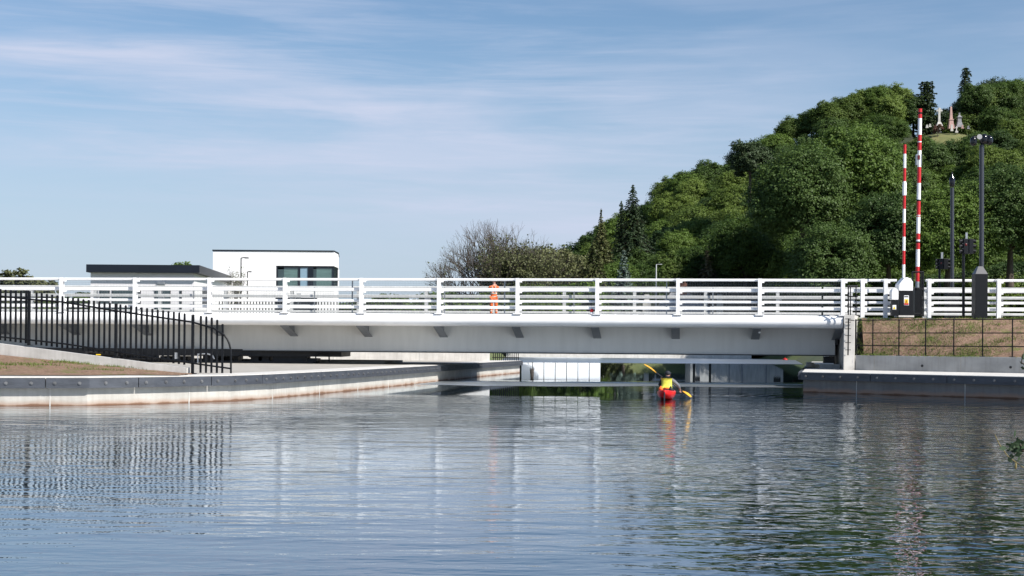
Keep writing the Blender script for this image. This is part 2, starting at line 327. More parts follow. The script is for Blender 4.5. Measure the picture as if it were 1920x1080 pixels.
# ------------------------------------------------------------ water
def water():
    m = bpy.data.materials.new('canal_water'); m.use_nodes = True; nt = m.node_tree; N = nt.nodes; L = nt.links
    b = N['Principled BSDF']; b.inputs['Base Color'].default_value = (0.004, 0.009, 0.009, 1); b.inputs['Roughness'].default_value = 0.03; b.inputs['IOR'].default_value = 1.333
    geo = N.new('ShaderNodeNewGeometry')
    sep = N.new('ShaderNodeSeparateXYZ'); L.new(geo.outputs['Position'], sep.inputs[0])
    def noise(sc, stretch, det=3, rough=0.5, dist=0.0, rot=0.0):
        mp = N.new('ShaderNodeMapping'); mp.inputs['Scale'].default_value = stretch; mp.inputs['Rotation'].default_value = (0, 0, rot)
        L.new(geo.outputs['Position'], mp.inputs[0])
        n = N.new('ShaderNodeTexNoise'); n.inputs['Scale'].default_value = sc; n.inputs['Detail'].default_value = det; n.inputs['Roughness'].default_value = rough
        n.inputs['Distortion'].default_value = dist
        L.new(mp.outputs[0], n.inputs['Vector']); return n.outputs['Fac']
    def M(op, a, c, clamp=False):
        q = N.new('ShaderNodeMath'); q.operation = op; q.use_clamp = clamp
        for i, v in enumerate((a, c)):
            if isinstance(v, (int, float)): q.inputs[i].default_value = v
            else: L.new(v, q.inputs[i])
        return q.outputs[0]
    def rng(src, a, c, lo=0.0, hi=1.0):
        r = N.new('ShaderNodeMapRange'); r.interpolation_type = 'SMOOTHSTEP'
        r.inputs['From Min'].default_value = a; r.inputs['From Max'].default_value = c; r.inputs['To Min'].default_value = lo; r.inputs['To Max'].default_value = hi
        L.new(src, r.inputs['Value']); return r.outputs['Result']
    warp = M('MULTIPLY', M('SUBTRACT', noise(0.12, (1, 1, 1), 3), 0.5), 8.0)
    y = M('ADD', sep.outputs['Y'], warp)
    # wind on the water: rippled in front of the bridge, calm under it, a ruffled streak below the deck, ruffled far off
    near = rng(y, 51, 46)
    streak = M('MULTIPLY', rng(sep.outputs['Y'], 63.5, 65.0), rng(sep.outputs['Y'], 72.0, 69.0))
    streak = M('MULTIPLY', streak, rng(sep.outputs['X'], -3.5, -0.5))
    far = rng(sep.outputs['Y'], 118, 145)
    mask = M('MAXIMUM', M('MAXIMUM', near, M('MULTIPLY', streak, 1.8)), M('MULTIPLY', far, 0.0))
    mask = M('ADD', M('MULTIPLY', mask, 0.96), rng(sep.outputs['Y'], 130, 80, 0.0, 0.035))
    cats = rng(noise(0.16, (0.7, 1.6, 1), 3), 0.35, 0.65, 0.65, 1.15)
    mask = M('MULTIPLY', mask, cats)
    h1 = M('MULTIPLY', noise(4.2, (0.55, 1.25, 1), 2, 0.45, 0.3, 0.10), 0.0064)
    h2 = M('MULTIPLY', noise(1.35, (0.42, 1.2, 1), 2, 0.45, 0.2, -0.12), 0.018)
    h3 = M('MULTIPLY', noise(13.0, (1, 1.2, 1), 2, 0.5), 0.0010)
    h = M('ADD', M('ADD', h1, h2), h3)
    side = M('MULTIPLY', rng(M('ADD', sep.outputs['X'], M('MULTIPLY', warp, 0.25)), 0.2, 5.0), rng(y, 50, 38))
    h5 = M('MULTIPLY', M('MULTIPLY', noise(2.9, (0.95, 1.15, 1), 2, 0.45, 0.5, 0.2), 0.023), side)
    h = M('ADD', h, h5)
    # bow-wave ripples spreading right from the kayak
    vx = N.new('ShaderNodeVectorMath'); vx.operation = 'DISTANCE'; L.new(geo.outputs['Position'], vx.inputs[0]); vx.inputs[1].default_value = (7.0, 52.0, 0)
    wv = M('SINE', M('ADD', M('MULTIPLY', vx.outputs['Value'], 7.5), M('MULTIPLY', noise(0.5, (1, 1, 1), 2), 9.0)), 0)
    wake = M('MULTIPLY', M('MULTIPLY', rng(vx.outputs['Value'], 24, 6), rng(sep.outputs['X'], 3.0, 8.0)), M('MULTIPLY', wv, 0.0040))
    h = M('ADD', M('MULTIPLY', h, mask), wake)
    bp = N.new('ShaderNodeBump'); bp.inputs['Strength'].default_value = 1.0; bp.inputs['Distance'].default_value = 1.0
    L.new(h, bp.inputs['Height']); L.new(bp.outputs[0], b.inputs['Normal'])
    # surface reflection by the angle of view, over the dark peaty water body
    b.inputs['Specular IOR Level'].default_value = 0.0
    fr = N.new('ShaderNodeFresnel'); fr.inputs['IOR'].default_value = 1.333; L.new(bp.outputs[0], fr.inputs['Normal'])
    gl = N.new('ShaderNodeBsdfGlossy'); gl.inputs['Roughness'].default_value = 0.02; gl.inputs['Color'].default_value = (0.88, 0.94, 1.0, 1); L.new(bp.outputs[0], gl.inputs['Normal'])
    wob = M('MULTIPLY', M('SUBTRACT', noise(0.25, (1, 1, 1), 2), 0.5), 5.0); ys = M('ADD', sep.outputs['Y'], wob)
    lane = M('MAXIMUM', M('MULTIPLY', rng(ys, 61.5, 63.5), rng(ys, 70.5, 68.0)), M('MULTIPLY', rng(ys, 140, 150), 0.85))
    L.new(M('ADD', M('MULTIPLY', lane, 0.34), 0.02), gl.inputs['Roughness'])
    mxs = N.new('ShaderNodeMixShader'); L.new(M('POWER', fr.outputs[0], 0.62), mxs.inputs[0]); L.new(b.outputs[0], mxs.inputs[1]); L.new(gl.outputs[0], mxs.inputs[2])
    L.new(mxs.outputs[0], N['Material Output'].inputs['Surface'])
    mb = MB(); mb.add([(-4000, -60, 0), (4000, -60, 0), (4000, 600, 0), (-4000, 600, 0)], [(0, 1, 2, 3)])
    tag(mb.build('water', m), kind='structure')
water()

# ------------------------------------------------------------ quays and ground
def offset_line(pts, d):   # shift an open line of (x, y) to its left side by d
    out = []
    for i, p in enumerate(pts):
        a = Vector(pts[max(i - 1, 0)][:2]); b = Vector(pts[min(i + 1, len(pts) - 1)][:2]); t = (b - a).normalized()
        n = Vector((-t.y, t.x)); out.append((p[0] + n.x * d, p[1] + n.y * d))
    return out
def resample(pts, step, start=0.0):
    pts = [Vector(p[:2]) for p in pts]; out = []; acc = -start
    for a, b in zip(pts, pts[1:]):
        l = (b - a).length; t = -acc
        while t <= l + 1e-6:
            out.append((a + (b - a) * (t / l), (b - a).normalized())); t += step
        acc = l - (t - step) if t - step >= 0 else acc + l
        acc = (l + acc) if False else l - (t - step)
    return out
def strip(mb, a, b, za, zb):   # surface between two lines of equal length
    n = len(a); va = [Vector((p[0], p[1], za if not hasattr(za, '__len__') else za[i])) for i, p in enumerate(a)]
    vb = [Vector((p[0], p[1], zb if not hasattr(zb, '__len__') else zb[i])) for i, p in enumerate(b)]
    mb.add(va + vb, [(i, i + 1, n + i + 1, n + i) for i in range(n - 1)])
def wallsolid(mb, line, z0, z1, off0, off1):   # solid wall that follows a line between two offsets
    a = offset_line(line, off0); b = offset_line(line, off1); n = len(a)
    Z0 = z0 if hasattr(z0, '__len__') else [z0] * n; Z1 = z1 if hasattr(z1, '__len__') else [z1] * n
    for i in range(n - 1):
        mb.add([(a[i][0], a[i][1], Z0[i]), (a[i + 1][0], a[i + 1][1], Z0[i + 1]), (b[i + 1][0], b[i + 1][1], Z0[i + 1]), (b[i][0], b[i][1], Z0[i]),
                (a[i][0], a[i][1], Z1[i]), (a[i + 1][0], a[i + 1][1], Z1[i + 1]), (b[i + 1][0], b[i + 1][1], Z1[i + 1]), (b[i][0], b[i][1], Z1[i])],
               [(0, 1, 5, 4), (3, 7, 6, 2), (4, 5, 6, 7), (0, 3, 2, 1)] + ([(0, 4, 7, 3)] if i == 0 else []) + ([(1, 2, 6, 5)] if i == n - 2 else []))
QZ = 0.80
LQ = [(-46, 32.5), (-21, 37.9), (-14.1, 39.3), (-11.9, 39.9), (-10.5, 41.3), (-8.7, 43.6), (-7.9, 45.9), (-6.3, 53.1), (-4.3, 63.8), (-1.6, 80.0), (0.5, 90.5)]
def pl(line, s):     # point at arclength s, and direction
    for a, b in zip(line, line[1:]):
        a = Vector(a); b = Vector(b); l = (b - a).length
        if s <= l: return a + (b - a) * (s / l), (b - a).normalized()
        s -= l
    return b, (b - a).normalized()
def length(line): return sum((Vector(b) - Vector(a)).length for a, b in zip(line, line[1:]))
def quay(line, label, side, wm, group_board_len, bolt_step, joints=True):
    """line runs with the land on its left; fender boards are bolted on its face"""
    t = thing('quay', label, 'quay', (line[0][0], line[0][1], 0))
    mb = MB(); wallsolid(mb, line, -1.2, QZ - 0.10, 0.0, 1.3); mb.build('quay_wall', wm, t)
    mb = MB(); wallsolid(mb, line, QZ - 0.096, QZ, -0.05, 1.3); mb.build('coping', conc_pale, t, 0.012)
    tot = length(line); s = 0.0; i = 0
    while s < tot - 0.3:
        e = min(s + group_board_len, tot)
        pts = [tuple(pl(line, s)[0])]
        acc = 0.0
        for a, b in zip(line, line[1:]):
            acc += (Vector(b) - Vector(a)).length
            if s + 0.05 < acc < e - 0.05: pts.append(b)
        pts.append(tuple(pl(line, e - 0.025)[0]))
        mb = MB(); wallsolid(mb, pts, QZ - 0.31, QZ - 0.025, -0.20, -0.055)
        fb = mb.build('fender_board', fenderm, t)
        q = s + bolt_step * 0.35
        while q < e - 0.1:
            p, d = pl(line, q); n = Vector((d.y, -d.x)); c = Vector((p.x, p.y, QZ - 0.17)) + Vector((n.x, n.y, 0)) * 0.19
            nn = Vector((n.x, n.y, 0))
            mb = MB(); mb.tube([c, c + nn * 0.03], 0.048, 12); mb.tube([c + nn * 0.025, c + nn * 0.05], 0.024, 6)
            mb.build('bolt', boltm, fb)
            q += bolt_step
        s = e
    # joints in the wall face
    k = 3.1
    while k < tot:
        p, d = pl(line, k); n = Vector((d.y, -d.x, 0)); c = Vector((p.x, p.y, 0.33)) + n * 0.004
        MB().box(c, (0.03, 0.012, 0.66), Vector((d.x, d.y, 0)), n).build('joint_seal', conc_pale if side == 'l' else conc_grey, t)
        k += 4.4
    return t
quay(LQ, 'pale sunlit concrete quay with grey bolted fender boards curving in on the left', 'l', conc_wall, 2.6, 0.66)
RQ = [(20.3, 96.0), (11.6, 56.6), (18.2, 50.6), (33, 37.1)]
quay(RQ, 'shaded concrete quay corner with dark bolted fender boards on the right', 'r', conc_shade, 3.1, 0.76)

# apron behind the quays
mb = MB()
li = offset_line(LQ, 1.28)
poly = [(p[0], p[1]) for p in li] + [(-3.0, 90.6), (-3.0, 86.3), (-60, 86.3), (-60, 40)]
mb.prism(poly, -0.5, QZ - 0.006)
tag(mb.build('pavement', conc_apron), kind='structure')
ri = offset_line(RQ, 1.28)
mb = MB(); mb.prism([ri[0], ri[1], ri[2], ri[3], (36, 50), (30, 96)], -0.5, QZ - 0.006)
tag(mb.build('pavement', conc_pale), kind='structure')

# wing wall and soil bank, left
WL = [P(352, 700, 44.6), P(0, 690, 46.0)]
wl = [(-8.95 - 1.2, 44.65), (-16.6, 46.0), (-32.0, 48.9), (-46, 51.5)]
wtop = [1.00, 1.72, 3.2, 4.2]; wbase = [0.80, 1.36, 2.6, 3.6]
t = thing('wing_wall', 'low pale concrete wall sloping down under the black vertical-bar fence', 'wall', (wl[0][0], wl[0][1], 0.8))
mb = MB(); wallsolid(mb, wl, 0.3, wtop, -0.14, 0.14); mb.build('wall', conc_pale, t)
# soil: between coping and wall
NS = 26
qs = offset_line([p for p in LQ if p[0] <= -10.4], 1.34)
def at_x(line, x):
    l = sorted([(p[0], p[1]) for p in line]); return float(np.interp(x, [p[0] for p in l], [p[1] for p in l]))
mb = MB(); vs = []; random.seed(3); NT = 10
for i in range(90):
    x = lerp(-9.9, -45, i / 89)
    y0 = at_x(qs, x); y0 = max(y0, at_x(qs, min(x, -12.2))) if x > -12.2 else y0
    y1 = at_x(wl, x) - 0.16
    if y0 > y1 - 0.05: y0 = y1 - 0.05
    zb = float(np.interp(-x, [10.15, 16.6, 32, 46], wbase))
    for j in range(NT + 1):
        tt = j / NT; z = lerp(QZ + 0.02, zb, tt ** 1.15) + (random.uniform(-0.03, 0.04) if 0 < j < NT else 0)
        vs.append((x, lerp(y0, y1, tt), z))
fs = [(i * (NT + 1) + j, i * (NT + 1) + j + 1, (i + 1) * (NT + 1) + j + 1, (i + 1) * (NT + 1) + j) for i in range(89) for j in range(NT)]
mb.add(vs, fs); LSOIL = [Vector(v) for v in vs]
tag(mb.build('soil_bank', soil), kind='structure')
# land behind the wing wall (left, outside the frame it carries the road)
mb = MB(); mb.prism([(-19.5, 50), (-19.5, 59), (-60, 61), (-60, 54)], -0.2, QZ + 0.3); 
tag(mb.build('soil_bank', soil), kind='structure')

# retaining wall with upper ground behind the bridge
t = thing('retaining_wall', 'long beige concrete wall behind the bridge girder on the left quay', 'wall', (-20, 86, 0.8))
MB().prism([(-70, 86.0), (-1.35, 86.0), (-1.35, 86.6), (-70, 86.6)], 0.5, 2.55).build('wall', conc_pale, t)
x = -68
while x < -2:
    MB().box((x, 85.996, 1.65), (0.03, 0.01, 1.7)).build('joint', conc_grey, t); x += 5.2
# ground: one sheet to the horizon, with banks falling to the water
gz = 2.45
inner = [(-5000, 86.7), (-3.4, 86.7), (-3.6, 206), (6, 217), (40, 216), (43, 196), (24.6, 96), (22.5, 76.5), (60, 72), (5000, 60)]
outer = [(-5000, 86.65), (-1.4, 86.65), (-0.6, 210), (6, 213), (35, 212), (37.4, 190), (20.4, 96.1), (17.0, 76.8), (60, 72), (5000, 60)]
mb = MB()
n = len(inner)
for pc in ([(-5000, 86.7), (-3.4, 86.7), (-3.6, 206), (-5000, 206)], [(-5000, 206), (-3.6, 206), (6, 217), (6, 6000), (-5000, 6000)], [(6, 217), (40, 216), (40, 6000), (6, 6000)],
           [(40, 216), (43, 196), (5000, 196), (5000, 6000), (40, 6000)], [(24.6, 96), (5000, 96), (5000, 196), (43, 196)], [(22.5, 76.5), (60, 76.5), (60, 96), (24.6, 96)], [(22.5, 76.5), (60, 72), (60, 76.5)], [(60, 72), (5000, 60), (5000, 96), (60, 96)]):
    mb.add([(x, y, gz) for x, y in pc], [tuple(range(len(pc)))])
mb.add([(x, y, -0.3) for x, y in outer] + [(x, y, gz) for x, y in inner], [(i, i + 1, n + i + 1, n + i) for i in range(1, n - 3)])
tag(mb.build('ground', grassfar), kind='structure')

# right embankment: retaining wall, soil slope, approach road
WA = Vector((14.95, 62.3)); WD = Vector((5.3, -4.6)).normalized()
def wr(s): return WA + WD * s
t = thing('retaining_wall', 'low shaded grey concrete wall with drain holes under the black rail fence on the right', 'wall', (WA.x, WA.y, 0.8))
mb = MB(); wallsolid(mb, [tuple(wr(30)), tuple(wr(0.1))], 0.3, 1.44, 0.0, -0.32); mb.build('wall', conc_grey, t, 0.012)
for s in (3.2, 7.0, 10.6, 14.3):
    p = wr(s); nn = Vector((-WD.y, WD.x, 0)) * -1
    nn = Vector((WD.y, -WD.x, 0))
    c = Vector((p.x, p.y, 1.03)); 
    MB().tube([c - nn * 0.05, c + nn * 0.012], 0.055, 12).build('drain_hole', steel_dark, t)
for s in (1.0, 4.9, 8.7, 12.6, 16.4):
    p = wr(s); nn = Vector((WD.y, -WD.x, 0)); MB().box(Vector((p.x, p.y, 1.12)) + nn * 0.003, (0.022, 0.01, 0.62), Vector((WD.x, WD.y, 0)), nn).build('joint', steel_dark if False else conc_apron, t)
TZ = 3.08
mb = MB(); vs = []; NI = 90; NJ = 12; random.seed(5)
for i in range(NI + 1):
    s = 0.35 + 29 * i / NI; p = wr(s) + Vector((-WD.y, WD.x)) * 0.3
    # top edge follows the road
    k = -s * 0.86 - 0.45
    q = B(k, -0.35, 0); q1 = B(k, -(0.65 + 1.0 * min(1, s / 4.5)), 0)
    for j in range(NJ + 1):
        tt = min(j / (NJ - 1), 1.0); z = lerp(1.40, TZ, tt) + 0.06 * math.sin(math.pi * tt) + (random.uniform(-0.03, 0.035) if 0 < j < NJ else 0)
        vs.append((lerp(p.x, q1.x, tt), lerp(p.y, q1.y, tt), z) if j < NJ else (q.x, q.y, TZ))
fs = [(i * (NJ + 1) + j, i * (NJ + 1) + j + 1, (i + 1) * (NJ + 1) + j + 1, (i + 1) * (NJ + 1) + j) for i in range(NI) for j in range(NJ)]
mb.add(vs, fs); RSOIL = [Vector(v) for v in vs]
tag(mb.build('soil_bank', soil), kind='structure')
mb = MB(); mb.bbox(-80, -0.62, -0.36, 10.1, 1.0, TZ - 0.01); tag(mb.build('road', asphalt), kind='structure')
mb = MB(); mb.bbox(-80, -0.62, -0.34, 0.5, TZ - 0.008, TZ + 0.03); tag(mb.build('pavement', conc_pale), kind='structure')
mb = MB(); mb.bbox(-80, -0.62, 8.9, 10.06, TZ - 0.008, TZ + 0.06); tag(mb.build('pavement', conc_pale), kind='structure')
# abutment
t = thing('bridge_abutment', 'bright upright concrete abutment face at the right end of the bridge', 'abutment', B(-0.3, 0, 0.8))
mb = MB(); mb.bbox(-0.60, -0.08, -0.1, 10.0, 0.5, 3.22); mb.build('abutment_wall', conc_pale, t, 0.015)
mb = MB(); mb.prism([(14.52, 62.28), (14.98, 62.2), (15.62, 64.2), (15.08, 64.3)], 0.5, 3.2); mb.build('wing', conc_pale, t, 0.015)
mb = MB(); mb.bbox(0.0, 0.9, 1.2, 9.0, 0.5, 1.0); mb.build('bearing_shelf', conc_grey, t)
mb = MB(); mb.bbox(0.1, 0.6, 2.5, 3.0, 1.0, 1.34); mb.build('bearing', steel_dark, t)
mb = MB(); mb.bbox(0.25, 1.1, 1.5, 2.0, 1.0, 1.05); mb.build('bearing_plate', white, t)

# ------------------------------------------------------------ the bridge
UL = 13.4 * BAY
bridge = thing('swing_bridge', 'white steel swing bridge with a long railed deck crossing the canal', 'bridge', B(0, 0, 1.38))
def fascia(v0, sgn):
    mb = MB(); n = 20; r = 0.295; us = [0.0] + [UL * i / 24 for i in range(1, 25)]
    ring = []
    for k in range(n + 1):
        a = -math.pi / 2 + math.pi * k / n
        ring.append((v0 + sgn * (0.30 - 0.30 * math.cos(a)), 2.935 + r * math.sin(a)))
    ring = ring + [(v0 + sgn * 0.62, 3.23), (v0 + sgn * 0.62, 2.64)]
    m = len(ring); vs = [B(u, v, z) for u in us for v, z in ring]
    fs = [(i * m + k, i * m + (k + 1) % m, (i + 1) * m + (k + 1) % m, (i + 1) * m + k) for i in range(len(us) - 1) for k in range(m)]
    mb.add(vs, fs, True); mb.add([B(0, v, z) for v, z in ring], [tuple(range(m))]); mb.add([B(UL, v, z) for v, z in ring], [tuple(range(m))])
    o = mb.build('fascia_tube', white, bridge); return o
fascia(0.0, 1); fascia(9.75, -1)
MB().bbox(0.02, UL, 0.6, 9.15, 2.70, 3.02).build('deck', girderm, bridge)
MB().bbox(0.02, UL, 1.9, 7.9, 3.02, 3.06).build('road_surface', asphalt, bridge)
MB().bbox(0.02, UL, 0.62, 1.9, 3.02, 3.19).build('footway', conc_grey, bridge)
MB().bbox(0.02, UL, 7.9, 9.13, 3.02, 3.19).build('footway', conc_grey, bridge)
mb = MB(); mb.bbox(0.12, UL, 2.20, 2.24, 1.42, 2.70); mb.bbox(0.12, UL, 2.24, 7.5, 1.42, 1.46); mb.bbox(0.12, UL, 7.5, 7.54, 1.42, 2.70); mb.bbox(0.12, 0.16, 2.24, 7.5, 1.46, 2.70)
mb.build('girder', girderm, bridge)
for k in range(6):
    u = 4.1 + k * 7.45; MB().bbox(u, u + 0.03, 2.192, 2.2, 1.43, 2.64).build('weld_seam', girderm, bridge)
MB().bbox(0.10, UL, 2.08, 7.66, 1.372, 1.42).build('bottom_flange', steel_dark, bridge)
MB().bbox(0.01, 0.13, 2.0, 7.7, 1.9, 2.6).build('end_plate', steel_dark, bridge)
for k in range(0, 14):
    u = k * BAY + 0.10
    if u > UL - 0.3: continue
    for (va, vb, zz) in ((0.34, 2.198, 1), (9.41, 7.542, 1)):
        w = 0.19
        mb = MB()
        mb.hexa([B(u - w, va, 2.60), B(u + w, va, 2.60), B(u + w, vb, 2.12), B(u - w, vb, 2.12), B(u - w, va, 2.635), B(u + w, va, 2.635), B(u + w, vb, 2.155), B(u - w, vb, 2.155)])
        mb.hexa([B(u - 0.015, va, 2.635), B(u + 0.015, va, 2.635), B(u + 0.015, vb, 2.155), B(u - 0.015, vb, 2.155), B(u - 0.015, va, 2.70), B(u + 0.015, va, 2.70), B(u + 0.015, vb, 2.70), B(u - 0.015, vb, 2.70)])
        mb.build('bracket', bracketm, bridge)
MB().bbox(0.4, UL, 0.62, 2.2, 2.655, 2.70).build('soffit_plate', girderm, bridge)
# rails as z ranges above water
RAILS = [(4.775, 4.895), (4.275, 4.435), (3.765, 3.885), (3.455, 3.585)]
def post_mesh(u, v, s, z0=3.20):
    """post with base plate, rear bracket lugs; s = +1 when the outer side faces the camera"""
    mb = MB(); w = 0.085
    mb.bbox(u - w, u + w, v - s * 0.0, v + s * 0.035, z0, 4.90)          # outer flange
    mb.bbox(u - 0.012, u + 0.012, v + s * 0.035, v + s * 0.20, z0, 4.88)     # web
    mb.bbox(u - w, u + w, v + s * 0.20, v + s * 0.225, z0, 4.88)
    mb.bbox(u - 0.20, u + 0.20, v - s * 0.04, v + s * 0.32, z0 - 0.01, z0 + 0.035)
    for a, b in RAILS:   # lugs on both sides
        mb.bbox(u - 0.20, u - 0.09, v + s * 0.06, v + s * 0.19, a - 0.07, b - 0.005)
        mb.bbox(u + 0.09, u + 0.16, v + s * 0.06, v + s * 0.19, a + 0.01, b - 0.01)
    return mb
def rail_mesh(u0, u1, v, s, a, b):
    mb = MB(); d = 0.10; vc = v + s * 0.24
    # rounded box section
    h = (b - a) / 2; zc = (a + b) / 2; sec = []
    for cx_, cz_, a0 in ((1, 1, 0), (-1, 1, 90), (-1, -1, 180), (1, -1, 270)):
        for q in range(4):
            an = math.radians(a0 + q * 30); r = 0.028
            sec.append((vc + cx_ * (d / 2 - r) + r * math.cos(an), zc + cz_ * (h - r) + r * math.sin(an)))
    m = len(sec); vs = [B(u, p, z) for u in (u0, u1) for p, z in sec]
    mb.add(vs, [(k, (k + 1) % m, m + (k + 1) % m, m + k) for k in range(m)], True)
    mb.add([B(u0, p, z) for p, z in sec], [tuple(range(m))]); mb.add([B(u1, p, z) for p, z in sec], [tuple(range(m))])
    return mb
def mesh_panel(u0, u1, v, z0, z1, dv, step=0.075):
    mb = MB(); r = 0.0022
    def bar(p, q, ax):
        d = (q - p).normalized(); x = BV * r; y = d.cross(BV).normalized() * r
        mb.add([p + x, p - x * 0.5 + y, p - x * 0.5 - y, q + x, q - x * 0.5 + y, q - x * 0.5 - y], [(0, 1, 4, 3), (1, 2, 5, 4), (2, 0, 3, 5)])
    u = u0
    while u <= u1: bar(B(u, v + dv, z0), B(u, v + dv, z1), 0); u += step
    z = z0
    while z <= z1 + 0.001: bar(B(u0, v + dv, z), B(u1, v + dv, z), 1); z += 0.10
    return mb
for k in range(14):
    if k * BAY < UL: post_mesh(k * BAY, 0.06, 1, 3.22).build('parapet_post', white, bridge, 0.006)
for k in range(15):
    u = k * BAY - 1.39
    if 0.1 < u < UL: post_mesh(u, 9.69, -1, 3.22).build('parapet_post', white_old, bridge)
for a, b in RAILS:
    rail_mesh(-0.12, UL, 0.06, 1, a, b).build('rail', white, bridge)
    rail_mesh(0.1, UL, 9.69, -1, a, b).build('rail', white_old, bridge)
for k in range(0, 7):
    u0 = k * 2 * BAY + 0.63 * BAY - 1.5 * BAY
    if k == 0: u0 = 0.0
    u1 = min((k + 1) * 2 * BAY + 0.63 * BAY - 1.5 * BAY, UL)
    mesh_panel(u0 + 0.03, u1 - 0.03, 0.06, 3.26, 4.76, 0.33).build('mesh_panel', galv, bridge)
    mesh_panel(u0 + 0.03, u1 - 0.03, 9.69, 3.26, 4.76, -0.33, 0.15).build('mesh_panel', galv, bridge)
for px in (369, 653, 944, 1245):
    u = (B0.x - P(px, 560, 66.5).x) / 0.9925
    MB().bbox(u - 0.028, u + 0.028, 0.42, 0.47, 3.2, 4.84).build('mesh_post', galv, bridge)
for px in (342, 581, 833, 1078, 1335):
    u = (B0.x - P(px, 560, 75).x + 1.17) / 0.9925
    MB().bbox(u - 0.028, u + 0.028, 9.25, 9.30, 3.2, 4.84).build('mesh_post', galv, bridge)
# flood light on the second bracket
q = P(1424, 623, 65.8); mb = MB(); mb.ball(q, 0.06); mb.tube([q + Vector((0, 0, 0.03)), q + Vector((-0.10, 0, 0.15)), q + Vector((-0.2, 0, 0.16))], 0.012, 6); mb.build('floodlight', white, bridge)

# turning machinery under the left end
mech = thing('slewing_machinery', 'black greased turning machinery and pipes between bridge girder and quay', 'machinery', P(430, 683, 70.5))
def px_box(x0, x1, y0, y1, D, dep, m, name, par, bev=0.0):
    a = P(x0, y1, D); b = P(x1, y0, D); c = (a + b) / 2
    return MB().box((c.x, D + dep / 2, c.z), (b.x - a.x, dep, b.z - a.z)).build(name, m, par, bev)
px_box(-60, 640, 656, 664, 70.2, 4, steel_dark, 'upper_frame', mech)
px_box(166, 590, 677.5, 683.0, 70.2, 4, steel_dark, 'base_ring', mech)
for x0, x1, y0, y1, nm in ((438, 446, 664, 678, 'gear_housing'), (470, 492, 664, 678, 'gear_housing'), (484, 505, 668, 678, 'hydraulic_motor'), (511, 575, 665, 678, 'gear_housing'), (575, 594, 672, 680, 'valve_block'),
                           (380, 402, 664, 678, 'gear_housing'), (300, 352, 668, 678, 'gear_housing'), (180, 286, 663, 678, 'gear_housing'), (100, 150, 660, 676, 'gear_housing')):
    px_box(x0, x1, y0, y1, 70.4 + (x0 % 7) * 0.1, 1.4, steel_dark, nm, mech, 0.02)
def pxt(pts, D, r, m, name, par, n=8): return MB().tube([P(x, y, D) for x, y in pts], r, n).build(name, m, par)
pxt([(592, 676), (592, 668), (595, 664.5), (600, 663), (608, 663), (614, 665), (617, 669), (617.5, 680)], 70.0, 0.035, steel_dark, 'pipe', mech)
pxt([(166, 660), (230, 661), (232, 672), (300, 673)], 69.8, 0.05, steel_dark, 'pipe', mech)
pxt([(446, 668), (452, 664), (463, 665), (470, 670)], 69.9, 0.04, steel_dark, 'pipe', mech)
pxt([(371, 680), (371, 664), (388, 663), (398, 666), (402, 673)], 69.6, 0.035, white, 'pipe', mech)
px_box(326, 331, 661, 673, 69.6, 0.3, white, 'marker_plate', mech)
px_box(180, 188, 664, 666, 69.6, 0.1, yellow_sign, 'marker_plate', mech)
px_box(160, 166, 657, 683, 69.8, 2.0, steel_dark, 'support_leg', mech)
px_box(250, 262, 657, 683, 69.9, 2.0, steel_dark, 'support_leg', mech)
px_box(404, 436, 657, 683, 71.5, 2.0, steel_dark, 'pivot_drum', mech)
# pier wall below the middle of the span, in shade
t = thing('pivot_plinth', 'low beige concrete plinth under the black turning machinery', 'plinth', B(31, 6, 0.8))
mb = MB(); mb.bbox(22, 46, 4.0, 8.5, 0.5, 0.93); mb.build('plinth', conc_apron, t, 0.02)

# right approach parapets
def approach(label, v, s, spans, m):
    t = thing('parapet_fence', label, 'railing', B(spans[0][0], v, TZ))
    for u0, u1, us in spans:
        for a, b in RAILS: rail_mesh(u0, u1, v, s, a, b).build('rail', m, t)
        for u in us: post_mesh(u, v, s, TZ + 0.02).build('post', m, t, 0.006)
    return t
def u_at(px, D=64.2): return (B0.x - P(px, 560, D).x) / 0.9925
approach('short white post-and-rail parapet between the bridge end and the barrier cabinet', 0.06, 1, [(u_at(1683), -0.16, [u_at(1620), u_at(1662)])], white)
approach('long white post-and-rail parapet behind the camera mast on the right', 0.06, 1, [(u_at(2500, 62), u_at(1736), [u_at(1741), u_at(1872, 63.8), u_at(2003, 63.3), u_at(2134, 63), u_at(2300, 62.5)])], white)
approach('weathered white parapet across the road on the far side of the right approach', 9.69, -1, [(-60, 0.0, [-1.4 - 3.72 * i for i in range(14)])], white_old)

